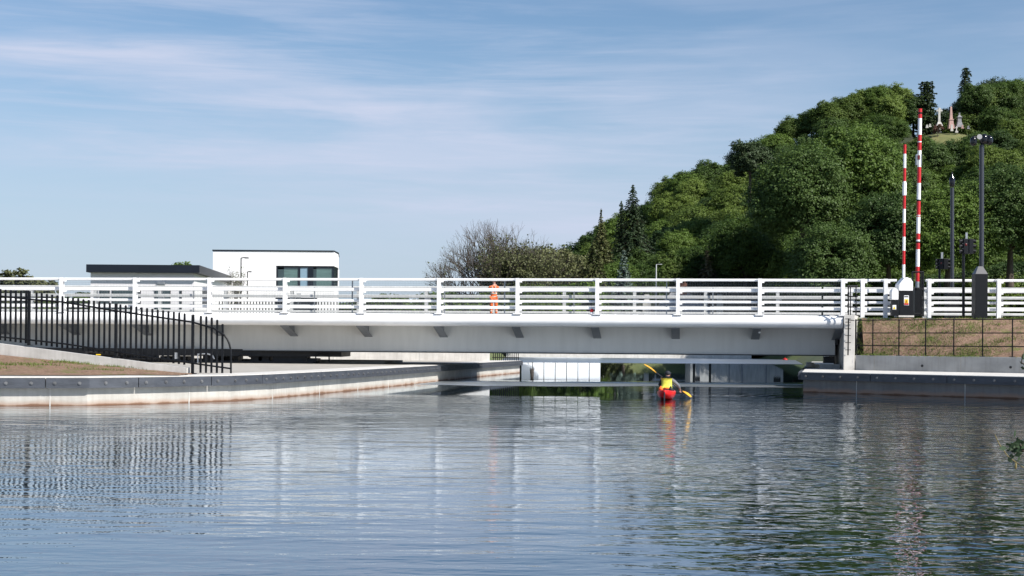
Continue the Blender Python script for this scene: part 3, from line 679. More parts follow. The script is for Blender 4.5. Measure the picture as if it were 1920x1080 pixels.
# ------------------------------------------------------------ black vertical-bar fence, left
def bar_fence():
    t = thing('bar_fence', 'tall black vertical-bar fence stepping down to the left quay with a curved end', 'fence', (-8.8, 44.3, 0.8))
    Dx = [(-420, 47.8), (0, 46.0), (352, 44.62), (437, 44.3)]
    top = [(-420, 470), (8, 543), (54, 546), (217, 569.5), (361, 589.5), (372, 591.5), (391, 593.3), (402, 597), (412, 602.7), (422, 612.7), (434, 640)]
    bot = [(-420, 582), (8, 640), (120, 654), (217, 668), (352, 686), (356, 697), (361, 700), (437, 701)]
    tr = [(-420, 482), (0, 555), (54, 561), (117, 566), (217, 583), (361, 604), (372, 608), (385, 610.5), (400, 615), (410, 620), (421, 629)]
    br = [(-420, 565), (0, 631.5), (54, 637), (123, 645), (217, 659.5), (361, 681), (432, 691)]
    posts = (-360, -228, -98, 54, 217, 361)
    xs = []; x = 427.0
    step = 10.3
    while x > -380:
        x -= step; step = 9.45 + 0.75 * max(min((x + 100) / 500, 1), 0)
        if min(abs(x - p) for p in posts) > 5.5: xs.append(x)
    pa = MB()
    for x in xs[:92]:
        D = interp(x, Dx); a = P(x, interp(x, bot), D); b = P(x, interp(x, top), D)
        mb = MB(); w = 0.068
        mb.box((a.x, D, (a.z + b.z) / 2), (w, 0.018, b.z - a.z - 0.04))
        mb.add([(a.x - w / 2, D - 0.009, b.z - 0.02), (a.x + w / 2, D - 0.009, b.z - 0.02), (a.x + w / 2, D + 0.009, b.z - 0.02), (a.x - w / 2, D + 0.009, b.z - 0.02),
                (a.x - w / 5, D - 0.009, b.z), (a.x + w / 5, D - 0.009, b.z), (a.x + w / 5, D + 0.009, b.z), (a.x - w / 5, D + 0.009, b.z)],
               [(4, 5, 6, 7), (0, 1, 5, 4), (1, 2, 6, 5), (2, 3, 7, 6), (3, 0, 4, 7)])
        mb.build('picket', black, t)
    for x in posts:
        D = interp(x, Dx); a = P(x, interp(x, bot) + (2 if x < 300 else 1), D); b = P(x, interp(x, top), D)
        mb = MB(); mb.box((a.x, D, (a.z + b.z) / 2), (0.085, 0.085, b.z - a.z)); mb.box((a.x, D, a.z + 0.012), (0.22, 0.2, 0.024))
        mb.build('post', black, t)
    def railp(pts, extra=()):
        xs_ = [x for x in range(-400, int(pts[-1][0]), 20)] + [pts[-1][0]]
        q = [P(x, interp(x, pts), interp(x, Dx) - 0.03) for x in xs_] + [P(x, y, interp(x, Dx) - 0.03) for x, y in extra]
        return MB().tube(q, 0.03, 6)
    railp(tr, ((426, 636), (430, 645), (432.5, 655), (433, 670), (433, 700))).build('top_rail', black, t)
    railp(br).build('bottom_rail', black, t)
bar_fence()
# same kind of fence on the wall behind the bridge
t = thing('bar_fence', 'distant black bar fence on the wall between the bridge and the tall white building', 'fence', (P(410, 590, 86).x, 86.3, 2.55))
x0 = P(411, 600, 86.3).x; x1 = P(840, 600, 86.3).x; n = 0
x = x0; g = []
while x < x1 and n < 98:
    zt = 4.30 - max(0, (x - P(680, 600, 86.3).x)) * 0.18
    MB().box((x, 86.3, (2.55 + zt) / 2), (0.062, 0.03, zt - 2.55)).build('picket', black, t); x += 0.188; n += 1
xe = x
MB().hexa([Vector((x0, 86.26, 4.08)), Vector((P(680, 600, 86.3).x, 86.26, 4.08)), Vector((P(680, 600, 86.3).x, 86.34, 4.08)), Vector((x0, 86.34, 4.08)), Vector((x0, 86.26, 4.13)), Vector((P(680, 600, 86.3).x, 86.26, 4.13)), Vector((P(680, 600, 86.3).x, 86.34, 4.13)), Vector((x0, 86.34, 4.13))]).build('rail', black, t)
MB().box(((x0 + xe) / 2, 86.3, 2.75), (xe - x0, 0.05, 0.05)).build('rail', black, t)
t = thing('bar_fence', 'end of a black bar fence on the far quay seen under the bridge', 'fence', P(950, 672, 89))
n = 0
for i in range(13):
    px = 925 + i * 3.9; p = P(px, 672, 89.2)
    MB().box((p.x, 89.2, 0.8 + 0.75), (0.05, 0.03, 1.5)).build('picket', black, t)
MB().box((P(948, 672, 89).x, 89.2, 0.98), (1.7, 0.05, 0.05)).build('rail', black, t)
MB().box((P(948, 672, 89).x, 89.2, 2.1), (1.7, 0.05, 0.05)).build('rail', black, t)

# ------------------------------------------------------------ black rail fence on the right
t = thing('rail_fence', 'black three-rail fence standing on the low wall below the soil bank', 'fence', (WA.x, WA.y, 1.44))
def wpx(px):    # distance along the wall seen at photo column px
    a = (px - CX) / F; return (a * WA.y - WA.x) / (WD.x - a * WD.y)
pxs = [1602, 1634, 1683, 1733, 1786, 1840, 1896, 1953, 2013, 2077, 2146, 2220]
nn = Vector((-WD.y, WD.x, 0))
for i, px in enumerate(pxs):
    s = wpx(px); p = wr(s); c = Vector((p.x, p.y, 0)) + nn * 0.12
    mb = MB(); mb.tube([c + Vector((0, 0, 1.44)), c + Vector((0, 0, 3.02))], 0.028 if i != 0 else 0.034, 8); mb.box(c + Vector((0, 0, 1.452)), (0.20, 0.14, 0.024), Vector((WD.x, WD.y, 0)), nn)
    for z in (2.98, 2.42, 1.87): mb.ball(c + Vector((0, 0, z)), 0.042, 8, 6)
    mb.build('post', black, t)
for z in (2.98, 2.42, 1.87):
    a = wr(wpx(1591)); b = wr(wpx(2230)); d = nn * 0.12
    MB().tube([Vector((a.x, a.y, z)) + d, Vector((b.x, b.y, z)) + d], 0.022, 8).build('rail', black, t)
# return fence beside the abutment
t = thing('rail_fence', 'narrow black fence return climbing beside the bright abutment face', 'fence', P(1590, 666, 62.4))
mb = MB(); p = P(1590, 666, 62.12); mb.tube([p, P(1591, 597, 62.12)], 0.03, 8); mb.build('post', black, t)
mb = MB(); mb.tube([P(1590.5, 597, 64.0), P(1590.5, 537, 64.0)], 0.03, 8); mb.build('post', black, t)
for px in (1594.5, 1605): MB().tube([P(px, 594, 63.9), P(px, 537, 63.9)], 0.026, 8).build('post', black, t)
for y in (598, 604, 616.5, 629, 642.5, 656):
    a = P(1584.5, y, 62.14); b = P(1595.5, y, 62.10); MB().tube([a, b], 0.016, 6).build('clamp', black, t)
for y, r in ((537, 0.05), (556, 0.03), (575.5, 0.03)):
    MB().tube([P(1589, y, 63.9), P(1608, y, 63.95)], r, 8).build('rail', black, t)
MB().tube([P(1591, 600, 62.1), P(1602, 601, 62.1)], 0.02, 6).build('rail', black, t)

# ------------------------------------------------------------ barrier equipment on the right
def stripes(t, x0, y0, x1, y1, D, r, bands, name='barrier_arm'):
    """bands: list of (fraction, material) end positions from the bottom"""
    root = None; last = 0.0
    for fr, m in bands:
        a = P(lerp(x0, x1, last), lerp(y0, y1, last), D); b = P(lerp(x0, x1, fr), lerp(y0, y1, fr), D)
        mb = MB(); mb.tube([a, b], r, 12)
        o = mb.build(name if root is None else 'stripe', m, t if root is None else root)
        if root is None: root = o
        last = fr
cab = thing('barrier_cabinet', 'black barrier cabinet with white domed cap and warning sign beside the road', 'cabinet', P(1699, 592, 63.4))
D = 63.2
px_box(1686.5, 1712.5, 545, 592, D, 0.62, black, 'cabinet_body', cab, 0.02)
px_box(1685, 1714, 591.5, 594.5, D - 0.08, 0.75, conc_pale, 'base_slab', cab)
def cap():
    a = P(1685.5, 545.2, D); b = P(1711.5, 545.2, D); y0 = D - 0.04; y1 = D + 0.66
    m1 = P(1685.5, 533, D).z; m2 = P(1692, 521.5, D).z; m3 = P(1698, 520, D).z
    sec = [(a.x, a.z), (b.x, a.z), (b.x, m1 + 0.1), (b.x - 0.10, m2 - 0.02), (b.x - 0.26, m3), (a.x + 0.24, m3 - 0.02), (a.x + 0.10, m2 - 0.14), (a.x, m1)]
    n = len(sec); mb = MB(); mb.add([(x, y0, z) for x, z in sec] + [(x, y1, z) for x, z in sec], [tuple(range(n)), tuple(range(n, 2 * n))] + [(i, (i + 1) % n, n + (i + 1) % n, n + i) for i in range(n)])
    mb.build('cap', white, cab, 0.03)
cap()
sg = px_box(1695.0, 1704.2, 554, 572.5, D - 0.012, 0.01, white, 'warning_sign', cab)
def tri(cx, cy, w, h, D, m, par, dark=True):
    a, b, c = P(cx - w / 2, cy + h / 2, D), P(cx + w / 2, cy + h / 2, D), P(cx, cy - h / 2, D)
    mb = MB(); o = Vector((0, 0.006, 0)); mb.add([a, b, c, a + o, b + o, c + o], [(0, 1, 2), (3, 5, 4), (0, 1, 4, 3), (1, 2, 5, 4), (2, 0, 3, 5)]); mb.build('warning_triangle', m, par)
    if dark: MB().box(P(cx, cy + h * 0.12, D - 0.008), (0.02, 0.004, 0.09)).build('bolt_symbol', black, par)
px_box(1696.2, 1703.0, 561, 568.4, D - 0.020, 0.006, yellow_sign, 'sign_panel', sg)
tri(1699.6, 564.4, 5.4, 5.5, D - 0.030, mat('sign_amber', (0.75, 0.33, 0.01), 0.5), sg)
px_box(1695.4, 1703.6, 568.6, 571.4, D - 0.028, 0.006, red, 'sign_text_bar', sg)
px_box(1695.8, 1703.2, 555.3, 557.3, D - 0.020, 0.006, black, 'sign_text_bar', sg)
# the slim arm rises from this cabinet
RW = lambda seq: seq
stripes(cab, 1694.2, 523, 1696.6, 271, D + 0.3, 0.066, [(0.107, white), (0.21, red), (0.313, white), (0.417, red), (0.52, white), (0.62, red), (0.726, white), (0.825, red), (0.93, white), (1.0, red)])
MB().tube([P(1695.7, 366, D + 0.3), P(1696, 342, D + 0.3)], 0.09, 10).build('arm_sleeve', white, cab)
px_box(1672.5, 1684.5, 562.5, 592, D + 0.1, 0.35, black, 'small_box', cab)
c2 = thing('control_box', 'small white and black control box with a yellow sign left of the barrier cabinet', 'box', P(1678, 592, 63.1))
for ch in list(cab.children):
    if ch.name.startswith('small_box'):
        bpy.data.objects.remove(ch, do_unlink=True)
px_box(1672.5, 1683.8, 562.5, 592, D - 0.1, 0.3, black, 'box_body', c2)
def hood():
    a = P(1671.5, 562, D - 0.1); b = P(1684.2, 562, D - 0.1); zt = P(1678, 540.5, D - 0.1).z; y0 = D - 0.14; y1 = D + 0.24
    sec = [(a.x, a.z), (b.x, a.z), (b.x, zt - 0.14), (b.x - 0.06, zt - 0.03), (b.x - 0.13, zt), (a.x + 0.10, zt), (a.x + 0.03, zt - 0.06), (a.x, zt - 0.16)]
    n = len(sec); mb = MB(); mb.add([(x, y0, z) for x, z in sec] + [(x, y1, z) for x, z in sec], [tuple(range(n)), tuple(range(n, 2 * n))] + [(i, (i + 1) % n, n + (i + 1) % n, n + i) for i in range(n)])
    mb.build('hood', white, c2, 0.02)
hood()
sg = px_box(1673.6, 1680.4, 572.0, 580.5, D - 0.115, 0.01, white, 'warning_sign', c2)
tri(1677.0, 576.6, 5.2, 5.6, D - 0.128, yellow_sign, sg, False)
# big barrier with black guard frame
bb = thing('barrier', 'taller red and white striped barrier arm raised upright behind a black guard frame', 'barrier', P(1721, 592, 66))
D2 = 66.0
stripes(bb, 1720.0, 540, 1725.2, 204, D2, 0.09, [(0.036, galv), (0.119, red), (0.215, white), (0.251, red), (0.26, black), (0.269, white), (0.304, red), (0.397, white), (0.403, red), (0.407, white), (0.484, red), (0.493, black), (0.585, white), (0.675, red), (0.767, white), (0.812, red), (0.818, white), (0.854, red), (0.946, white), (0.97, red), (0.98, black), (1.0, red)])
px_box(1718.5, 1728.5, 289, 309, D2 - 0.08, 0.2, galv, 'lamp_unit', bb)
px_box(1720.8, 1725.2, 291, 299, D2 - 0.10, 0.03, lens_red, 'lamp_lens', bb)
px_box(1715, 1727, 541, 592, D2, 0.4, black, 'barrier_drive', bb)
fr = thing('guard_frame', 'black upright metal guard frame in the parapet gap by the barrier', 'gate', P(1721, 594, 63.6))
for x in (1711, 1727.5, 1731): MB().tube([P(x, 593, 63.5), P(x, 510, 63.5)], 0.04, 6).build('upright', black, fr)
MB().tube([P(1710.5, 510, 63.5), P(1731.5, 510, 63.5)], 0.04, 6).build('top_bar', black, fr)
for y in (540, 588): MB().tube([P(1711, y, 63.5), P(1731, y, 63.5)], 0.025, 6).build('cross_bar', black, fr)

def mast(label, x, xt, yb, yt, D, r, box, cams):
    t = thing('camera_mast', label, 'mast', P(x, yb, D))
    if box:
        hw = box / 2; a = P(x - hw, yb, D); b = P(x + hw, yb, D); w = b.x - a.x; z0 = a.z; z1 = P(x, 513.5, D).z; c = (a.x + b.x) / 2; z2 = P(x, 499, D).z
        MB().box((c, D + w / 2, (z0 + z1) / 2), (w, w, z1 - z0)).build('base_box', black, t, 0.01)
        mb = MB(); mb.add([(c - w / 2, D, z1), (c + w / 2, D, z1), (c + w / 2, D + w, z1), (c - w / 2, D + w, z1), (c - r, D + w / 2 - r, z2), (c + r, D + w / 2 - r, z2), (c + r, D + w / 2 + r, z2), (c - r, D + w / 2 + r, z2)],
                          [(0, 1, 5, 4), (1, 2, 6, 5), (2, 3, 7, 6), (3, 0, 4, 7), (0, 3, 2, 1), (4, 5, 6, 7)]); mb.build('pyramid_cap', mat('mast_grey', (0.03, 0.033, 0.042), 0.35), t)
        pd = D + w / 2
    else: z0 = P(x, yb, D).z; pd = D
    a = P(x, yb, pd); b = P(xt, yt, pd)
    MB().tube([a, b], r, 14).build('pole', mat('mast_grey', (0.022, 0.025, 0.033), 0.4), t)
    for (dx, dy, rr) in cams:
        c = P(xt + dx, yt + dy, pd - 0.12); up = Vector((0, 0, rr * 1.9))
        ar = [P(xt, yt + 2, pd), P(xt + dx * 0.25, yt - 14, pd), P(xt + dx * 0.75, yt - 16, pd - 0.1), c + up]
        mb = MB(); mb.tube(ar, 0.035, 8); mb.build('camera_arm', black, t)
        mb = MB(); mb.lathe(c, [(rr * 0.3, rr * 2.0), (rr * 0.9, rr * 1.5), (rr * 1.05, rr * 0.9), (rr * 1.05, 0.0), (rr * 0.95, -rr * 0.35), (rr * 0.6, -rr * 0.8), (rr * 0.2, -rr * 0.97)]); mb.build('dome_camera', mat('gloss_black', (0.008, 0.008, 0.011), 0.12), t)
    return t
m1 = mast('black camera mast with square base box and three dome cameras on top', 1840.2, 1840.6, 597, 272, 62.2, 0.10, 23, [(-15.5, -4, 0.14), (5, -8, 0.15), (14.5, -6, 0.14)])
mb = MB(); q = P(1836.5, 256.5, 61.9); mb.lathe(q, [(0.03, 0), (0.05, 0)])
mb = MB(); vs = []
mb.tube([q + Vector((0.0, 0.22, 0)), q + Vector((0, 0.0, 0)), q + Vector((0, -0.02, 0))], [0.04, 0.10, 0.115], 14); mb.build('loudspeaker', mat('speaker_grey', (0.28, 0.28, 0.28), 0.5), m1)
m2 = mast('thinner black camera mast across the road with a single round head', 1785.5, 1785.2, 592, 352, 74.5, 0.095, 0, [])
mb = MB(); q = P(1785.2, 338, 74.5); mb.lathe(q - Vector((0, 0, 0.35)), [(0.10, 0.0), (0.13, 0.05), (0.15, 0.30), (0.13, 0.46), (0.06, 0.56), (0.03, 0.75), (0.01, 0.80)]); mb.build('camera_head', MATS['gloss_black'], m2)
a = P(1785, 540, 74.5); mb = MB(); w = 0.38; mb.box((a.x, 74.5, a.z - 0.9), (2 * w * 0.8, 2 * w * 0.8, 1.7)); mb.build('base_box', black, m2)
def signal(label, x, yb, yt, D, hx, hy0, hy1, arm):
    t = thing('traffic_signal', label, 'traffic light', P(x, yb, D))
    MB().tube([P(x, yb, D), P(x, yt, D)], 0.062, 10).build('pole', black, t)
    for i, (cx, face) in enumerate(((hx, -1), (hx + arm, 1))):
        a = P(cx - 4.2, hy1, D); b = P(cx + 4.2, hy0, D); c = (a + b) / 2
        h = MB().box((c.x, D, c.z), (b.x - a.x, 0.26, b.z - a.z)).build('signal_head', black, t, 0.02)
        for k in range(3):
            zc = lerp(b.z, a.z, (k + 0.5) / 3); xx = a.x if face < 0 else b.x
            MB().tube([(xx, D, zc + 0.02), (xx + face * 0.13, D, zc)], [0.085, 0.095], 10).build('hood', black, h)
            if k == 0 and i == 0: MB().ball((c.x, D - 0.12, zc - 0.15), 0.06, 8, 6, (1, 0.5, 1)).build('lens', lens_red, h)
    MB().tube([P(x, hy0 + 4, D), P(hx + arm + 8, hy0 + 3, D)], 0.03, 6).build('mount', black, t)
    px_box(hx + 1, hx + 5, hy0 - 12, hy0, D + 0.02, 0.04, galv, 'top_bracket', t)
signal('black traffic signal on a thin pole just left of the camera mast', 1806.5, 597, 470, 62.6, 1809.5, 448, 476, 10)
signal('black traffic signal across the road left of the thinner mast', 1761.5, 592, 500, 75.0, 1763.5, 485, 505, 9)

# ------------------------------------------------------------ people
def skin_mesh(name, joints, bones, root, par, m, sub=2, loc=Vector((0, 0, 0))):
    """joints: dict name -> (position, radius)"""
    names = list(joints); idx = {n: i for i, n in enumerate(names)}
    rootobj = par
    while rootobj is not None and rootobj.parent is not None: rootobj = rootobj.parent
    off = rootobj.location if rootobj is not None else Vector((0, 0, 0))
    me = bpy.data.meshes.new(name); me.from_pydata([Vector(joints[n][0]) - off for n in names], [(idx[a], idx[b]) for a, b in bones], []); me.update()
    o = bpy.data.objects.new(name, me); COL.objects.link(o)
    md = o.modifiers.new('skin', 'SKIN'); md.use_smooth_shade = True; md.branch_smoothing = 0.6
    lay = me.skin_vertices[0] if len(me.skin_vertices) else None
    if lay is None:
        bpy.context.view_layer.objects.active = o
        lay = me.skin_vertices[0]
    for n in names:
        r = joints[n][1]; lay.data[idx[n]].radius = r if isinstance(r, tuple) else (r, r); lay.data[idx[n]].use_root = (n == root)
    sb = o.modifiers.new('sub', 'SUBSURF'); sb.levels = sub; sb.render_levels = sub
    dg = bpy.context.evaluated_depsgraph_get(); ev = o.evaluated_get(dg); nm = bpy.data.meshes.new_from_object(ev)
    bpy.data.objects.remove(o, do_unlink=True)
    nm.name = name; nm.materials.clear(); nm.materials.append(m)
    for p in nm.polygons: p.use_smooth = True
    q = bpy.data.objects.new(name, nm); COL.objects.link(q)
    if par is not None: q.parent = par
    return q
def hand(J, Bn, key, wrist, d, side, r=0.011, curl=0.5):
    """adds a palm, four fingers and a thumb to a skin skeleton"""
    d = d.normalized(); side = side.normalized(); up = d.cross(side).normalized()
    J[key + 'palm'] = (wrist + d * 0.055, (0.034, 0.018)); Bn.append((key + 'w', key + 'palm'))
    for i in range(4):
        o = side * ((i - 1.5) * 0.021); l = (0.036, 0.042, 0.039, 0.031)[i]
        a = wrist + d * 0.095 + o; b = a + d * l * (1 - curl * 0.3) + up * l * curl; c = b + d * l * (0.6 - curl) + up * l * 0.9
        J[key + 'f%da' % i] = (a, r); J[key + 'f%db' % i] = (b, r * 0.9); J[key + 'f%dc' % i] = (c, r * 0.75)
        Bn += [(key + 'palm', key + 'f%da' % i), (key + 'f%da' % i, key + 'f%db' % i), (key + 'f%db' % i, key + 'f%dc' % i)]
    a = wrist + d * 0.035 - side * 0.04; b = a + d * 0.03 - side * 0.012 + up * 0.025
    J[key + 'ta'] = (a, r * 1.15); J[key + 'tb'] = (b, r); Bn += [(key + 'palm', key + 'ta'), (key + 'ta', key + 'tb')]
def face(body, hc, r, fwd, rgt):
    """eyes, nose and ears joined into the head region as small shapes"""
    pass

def worker():
    D = 69.3; foot = P(925.5, 592, D); foot.z = 3.19; bx = foot.x
    t = thing('person', 'worker in orange hi-vis jacket and trousers standing on the bridge with raised hands', 'person', foot)
    V = lambda x, y, z: Vector((bx + x, D + y, 3.19 + z))
    J = {'pel': (V(0, 0, 0.93), (0.15, 0.115)), 'wst': (V(0, 0.01, 1.08), (0.135, 0.10)), 'chs': (V(0.0, 0.02, 1.32), (0.165, 0.115)), 'shc': (V(0, 0.02, 1.44), (0.12, 0.09)),
         'nek': (V(0.01, 0.03, 1.53), 0.055), 'chin': (V(0.015, 0.06, 1.60), 0.070), 'hed': (V(0.015, 0.05, 1.68), 0.088), 'top': (V(0.015, 0.04, 1.74), 0.07),
         'nos': (V(0.03, 0.155, 1.645), 0.012)}
    Bn = [('pel', 'wst'), ('wst', 'chs'), ('chs', 'shc'), ('shc', 'nek'), ('nek', 'chin'), ('chin', 'hed'), ('hed', 'top'), ('chin', 'nos')]
    for s, k in ((-1, 'l'), (1, 'r')):
        J[k + 'hip'] = (V(s * 0.095, 0, 0.86), 0.088); J[k + 'kne'] = (V(s * 0.115, 0.02, 0.48), 0.058); J[k + 'ank'] = (V(s * 0.125, -0.02, 0.09), 0.042)
        J[k + 'hel'] = (V(s * 0.125, -0.05, 0.045), 0.04); J[k + 'toe'] = (V(s * 0.14, 0.16, 0.035), 0.035)
        Bn += [('pel', k + 'hip'), (k + 'hip', k + 'kne'), (k + 'kne', k + 'ank'), (k + 'ank', k + 'hel'), (k + 'ank', k + 'toe')]
        J[k + 'sho'] = (V(s * 0.185, 0.02, 1.42), 0.062)
        if s < 0: J[k + 'elb'] = (V(-0.27, 0.06, 1.20), 0.045); w = V(-0.12, 0.26, 1.38)
        else: J[k + 'elb'] = (V(0.25, 0.10, 1.19), 0.045); w = V(0.13, 0.24, 1.45)
        J[k + 'w'] = (w, 0.029)
        Bn += [('shc', k + 'sho'), (k + 'sho', k + 'elb'), (k + 'elb', k + 'w')]
        hand(J, Bn, k, w, Vector((0.35 if s < 0 else -0.25, 0.4, 0.75)), Vector((s, 0, 0.1)))
    body = skin_mesh('body', J, Bn, 'pel', t, skin)
    jk = {}; 
    def cp(names, grow, src=J):
        out = {}
        for n in names:
            p, r = src[n]; out[n] = (p, tuple(q + grow for q in r) if isinstance(r, tuple) else r + grow)
        return out
    jj = cp(['wst', 'chs', 'shc', 'lsho', 'rsho', 'lelb', 'relb', 'lw', 'rw'], 0.022); jj['hem'] = (V(0, 0, 0.80), (0.185, 0.15)); jj['col'] = (V(0, 0.03, 1.50), 0.075)
    skin_mesh('jacket', jj, [('hem', 'wst'), ('wst', 'chs'), ('chs', 'shc'), ('shc', 'col'), ('shc', 'lsho'), ('shc', 'rsho'), ('lsho', 'lelb'), ('rsho', 'relb'), ('lelb', 'lw'), ('relb', 'rw')], 'wst', t, orange)
    tj = cp(['pel', 'lhip', 'rhip', 'lkne', 'rkne', 'lank', 'rank'], 0.026)
    skin_mesh('trousers', tj, [('pel', 'lhip'), ('pel', 'rhip'), ('lhip', 'lkne'), ('rhip', 'rkne'), ('lkne', 'lank'), ('rkne', 'rank')], 'pel', t, orange)
    for z, rx, ry in ((1.10, 0.172, 0.135), (0.93, 0.185, 0.148)):
        mb = MB(); vs = []
        for k in range(20):
            a = 2 * math.pi * k / 20
            for dz in (-0.028, 0.028): vs.append(V(rx * math.cos(a), 0.01 + ry * math.sin(a), z + dz))
        mb.add(vs, [(2 * k, (2 * k + 2) % 40, (2 * k + 3) % 40, 2 * k + 1) for k in range(20)], True); mb.build('reflective_band', silver, t)
    for s in (-1, 1):
        mb = MB(); mb.tube([V(s * 0.085, -0.105, 1.44), V(s * 0.08, -0.125, 1.12)], 0.027, 6); mb.build('reflective_band', silver, t)
        for z in (0.36, 0.24):
            mb = MB(); mb.tube([V(s * 0.12, 0.0, z - 0.025), V(s * 0.12, 0.0, z + 0.025)], 0.083, 14); mb.build('reflective_band', silver, t)
        mb = MB(); mb.ball(V(s * 0.13, 0.05, 0.055), 0.07, 12, 8, (0.75, 2.0, 0.85)); mb.build('boot', navy, t)
    mb = MB(); mb.lathe(V(0.015, 0.045, 1.695), [(0.145, 0.0), (0.128, 0.012), (0.122, 0.05), (0.10, 0.095), (0.06, 0.125), (0.015, 0.135)], 18); mb.build('hard_hat', white, t)
worker()

def kayaker():
    D = 47.1; c = P(1257.5, 750, D); cx = c.x; yaw = math.radians(9)    # heading away and to the right
    fw = Vector((math.sin(yaw), math.cos(yaw), 0)); rt = Vector((math.cos(yaw), -math.sin(yaw), 0)); up = Vector((0, 0, 1))
    seat = Vector((cx, D + 1.25, 0.0)) 
    K = thing('kayak', 'red sit-in kayak on the calm water below the bridge', 'kayak', seat)
    L_ = 3.7; prof = []
    st = [-1.45, -1.42, -1.25, -0.95, -0.5, 0.0, 0.5, 1.0, 1.5, 1.95, 2.2, 2.28]
    wd = [0.02, 0.08, 0.19, 0.26, 0.30, 0.31, 0.295, 0.24, 0.16, 0.08, 0.03, 0.01]
    sh = [0.36, 0.35, 0.32, 0.29, 0.27, 0.255, 0.26, 0.27, 0.29, 0.32, 0.35, 0.36]
    mb = MB(); vs = []; n = 18
    for y, w, h in zip(st, wd, sh):
        for k in range(n):
            a = 2 * math.pi * k / n; cxx = math.cos(a); s = math.sin(a)
            x = w * (abs(cxx) ** 0.75) * (1 if cxx >= 0 else -1); z = (h - 0.03) + (0.055 * s if s > 0 else s * (0.26 + 0.0 * w)) * (1 if s > 0 else (0.35 + min(w, 0.3) * 2.1))
            if s > 0: z = (h - 0.03) + 0.055 * s * (w / 0.325 + 0.15)
            vs.append(seat + rt * x + fw * y + up * z)
    m = len(st); fs = [(i * n + k, i * n + (k + 1) % n, (i + 1) * n + (k + 1) % n, (i + 1) * n + k) for i in range(m - 1) for k in range(n)]
    mb.add(vs, fs, True); mb.add(vs[:n], [tuple(range(n))]); mb.add(vs[-n:], [tuple(range(n))]); mb.build('hull', kayred, K)
    mb = MB(); ring = [seat + rt * (0.235 * math.cos(2 * math.pi * k / 24)) + fw * (0.42 * math.sin(2 * math.pi * k / 24) + 0.12) + up * 0.30 for k in range(25)]
    mb.tube(ring, 0.022, 8, False); mb.build('cockpit_rim', navy, K)
    mb = MB(); mb.tube([seat + fw * -1.46 + up * 0.27, seat + fw * -1.47 + up * 0.02], 0.025, 6); mb.box(seat + fw * -1.47 + up * 0.06, (0.035, 0.14, 0.26), rt, fw); mb.build('rudder', navy, K)
    for s in (-1, 1):
        mb = MB(); mb.tube([seat + rt * (s * 0.2) + fw * -0.9 + up * 0.27, seat + fw * -0.7 + up * 0.29, seat + rt * (-s * 0.22) + fw * -0.42 + up * 0.27], 0.008, 5); mb.build('deck_cord', navy, K)
    # bags
    q = seat + rt * -0.17 + fw * -0.55 + up * 0.34
    bg = MB(); bg.ball(q, 0.085, 12, 8, (0.95, 1.35, 0.85)); bg.tube([q + up * 0.05, q + up * 0.09, q + up * 0.10 + fw * 0.03], [0.04, 0.025, 0.01], 8); tag(bg.build('dry_bag', orange), 'small orange dry bag strapped on the left of the kayak stern deck', 'bag')
    q = seat + rt * 0.16 + fw * -0.50 + up * 0.33
    bg = MB(); bg.ball(q, 0.07, 12, 8, (0.9, 1.4, 0.9)); bg.tube([q + up * 0.03 - rt * 0.03, q + up * 0.10 + rt * 0.02], [0.03, 0.035], 8); tag(bg.build('dry_bag', navy), 'small dark bag on the right of the kayak stern deck', 'bag')
    # paddler
    t = thing('person', 'kayaker in yellow vest and dark cap paddling away from the camera', 'person', seat + up * 0.12)
    V = lambda x, y, z: seat + rt * x + fw * y + up * z
    def pxp(x, y, d): return P(x, y, d)
    LH = pxp(1241.5, 709.5, seat.y + 0.35); RH = pxp(1275.5, 731.5, seat.y + 0.10)
    J = {'pel': (V(0, -0.02, 0.22), (0.16, 0.12)), 'wst': (V(0.0, 0.02, 0.36), (0.135, 0.10)), 'chs': (V(0.0, 0.05, 0.55), (0.155, 0.105)), 'shc': (V(0.0, 0.08, 0.655), (0.11, 0.08)),
         'nek': (V(0.015, 0.10, 0.72), 0.052), 'chin': (V(0.03, 0.14, 0.775), 0.066), 'hed': (V(0.03, 0.12, 0.845), 0.083), 'top': (V(0.025, 0.11, 0.90), 0.066), 'nos': (V(0.10, 0.205, 0.81), 0.012)}
    Bn = [('pel', 'wst'), ('wst', 'chs'), ('chs', 'shc'), ('shc', 'nek'), ('nek', 'chin'), ('chin', 'hed'), ('hed', 'top'), ('chin', 'nos')]
    for s, k in ((-1, 'l'), (1, 'r')):
        J[k + 'hip'] = (V(s * 0.10, 0.08, 0.17), 0.085); J[k + 'kne'] = (V(s * 0.15, 0.48, 0.22), 0.058); J[k + 'ank'] = (V(s * 0.10, 0.90, 0.08), 0.04); J[k + 'toe'] = (V(s * 0.10, 1.0, 0.16), 0.035)
        Bn += [('pel', k + 'hip'), (k + 'hip', k + 'kne'), (k + 'kne', k + 'ank'), (k + 'ank', k + 'toe')]
        J[k + 'sho'] = (V(s * 0.175, 0.07, 0.635), 0.058)
        H = LH if s < 0 else RH
        el = pxp(1236.5, 723, seat.y + 0.18) if s < 0 else pxp(1272.0, 722.5, seat.y + 0.0)
        J[k + 'elb'] = (el, 0.042); w = H - (H - el).normalized() * 0.07; J[k + 'w'] = (w, 0.028)
        Bn += [('shc', k + 'sho'), (k + 'sho', k + 'elb'), (k + 'elb', k + 'w')]
        hand(J, Bn, k, w, (H - el), Vector((0.7, 0.1, -0.5)), 0.0105, 0.75)
    body = skin_mesh('body', J, Bn, 'pel', t, skin)
    def grow(ns, g): 
        out = {}
        for n_ in ns:
            p, r = J[n_]; out[n_] = (p, tuple(q + g for q in r) if isinstance(r, tuple) else r + g)
        return out
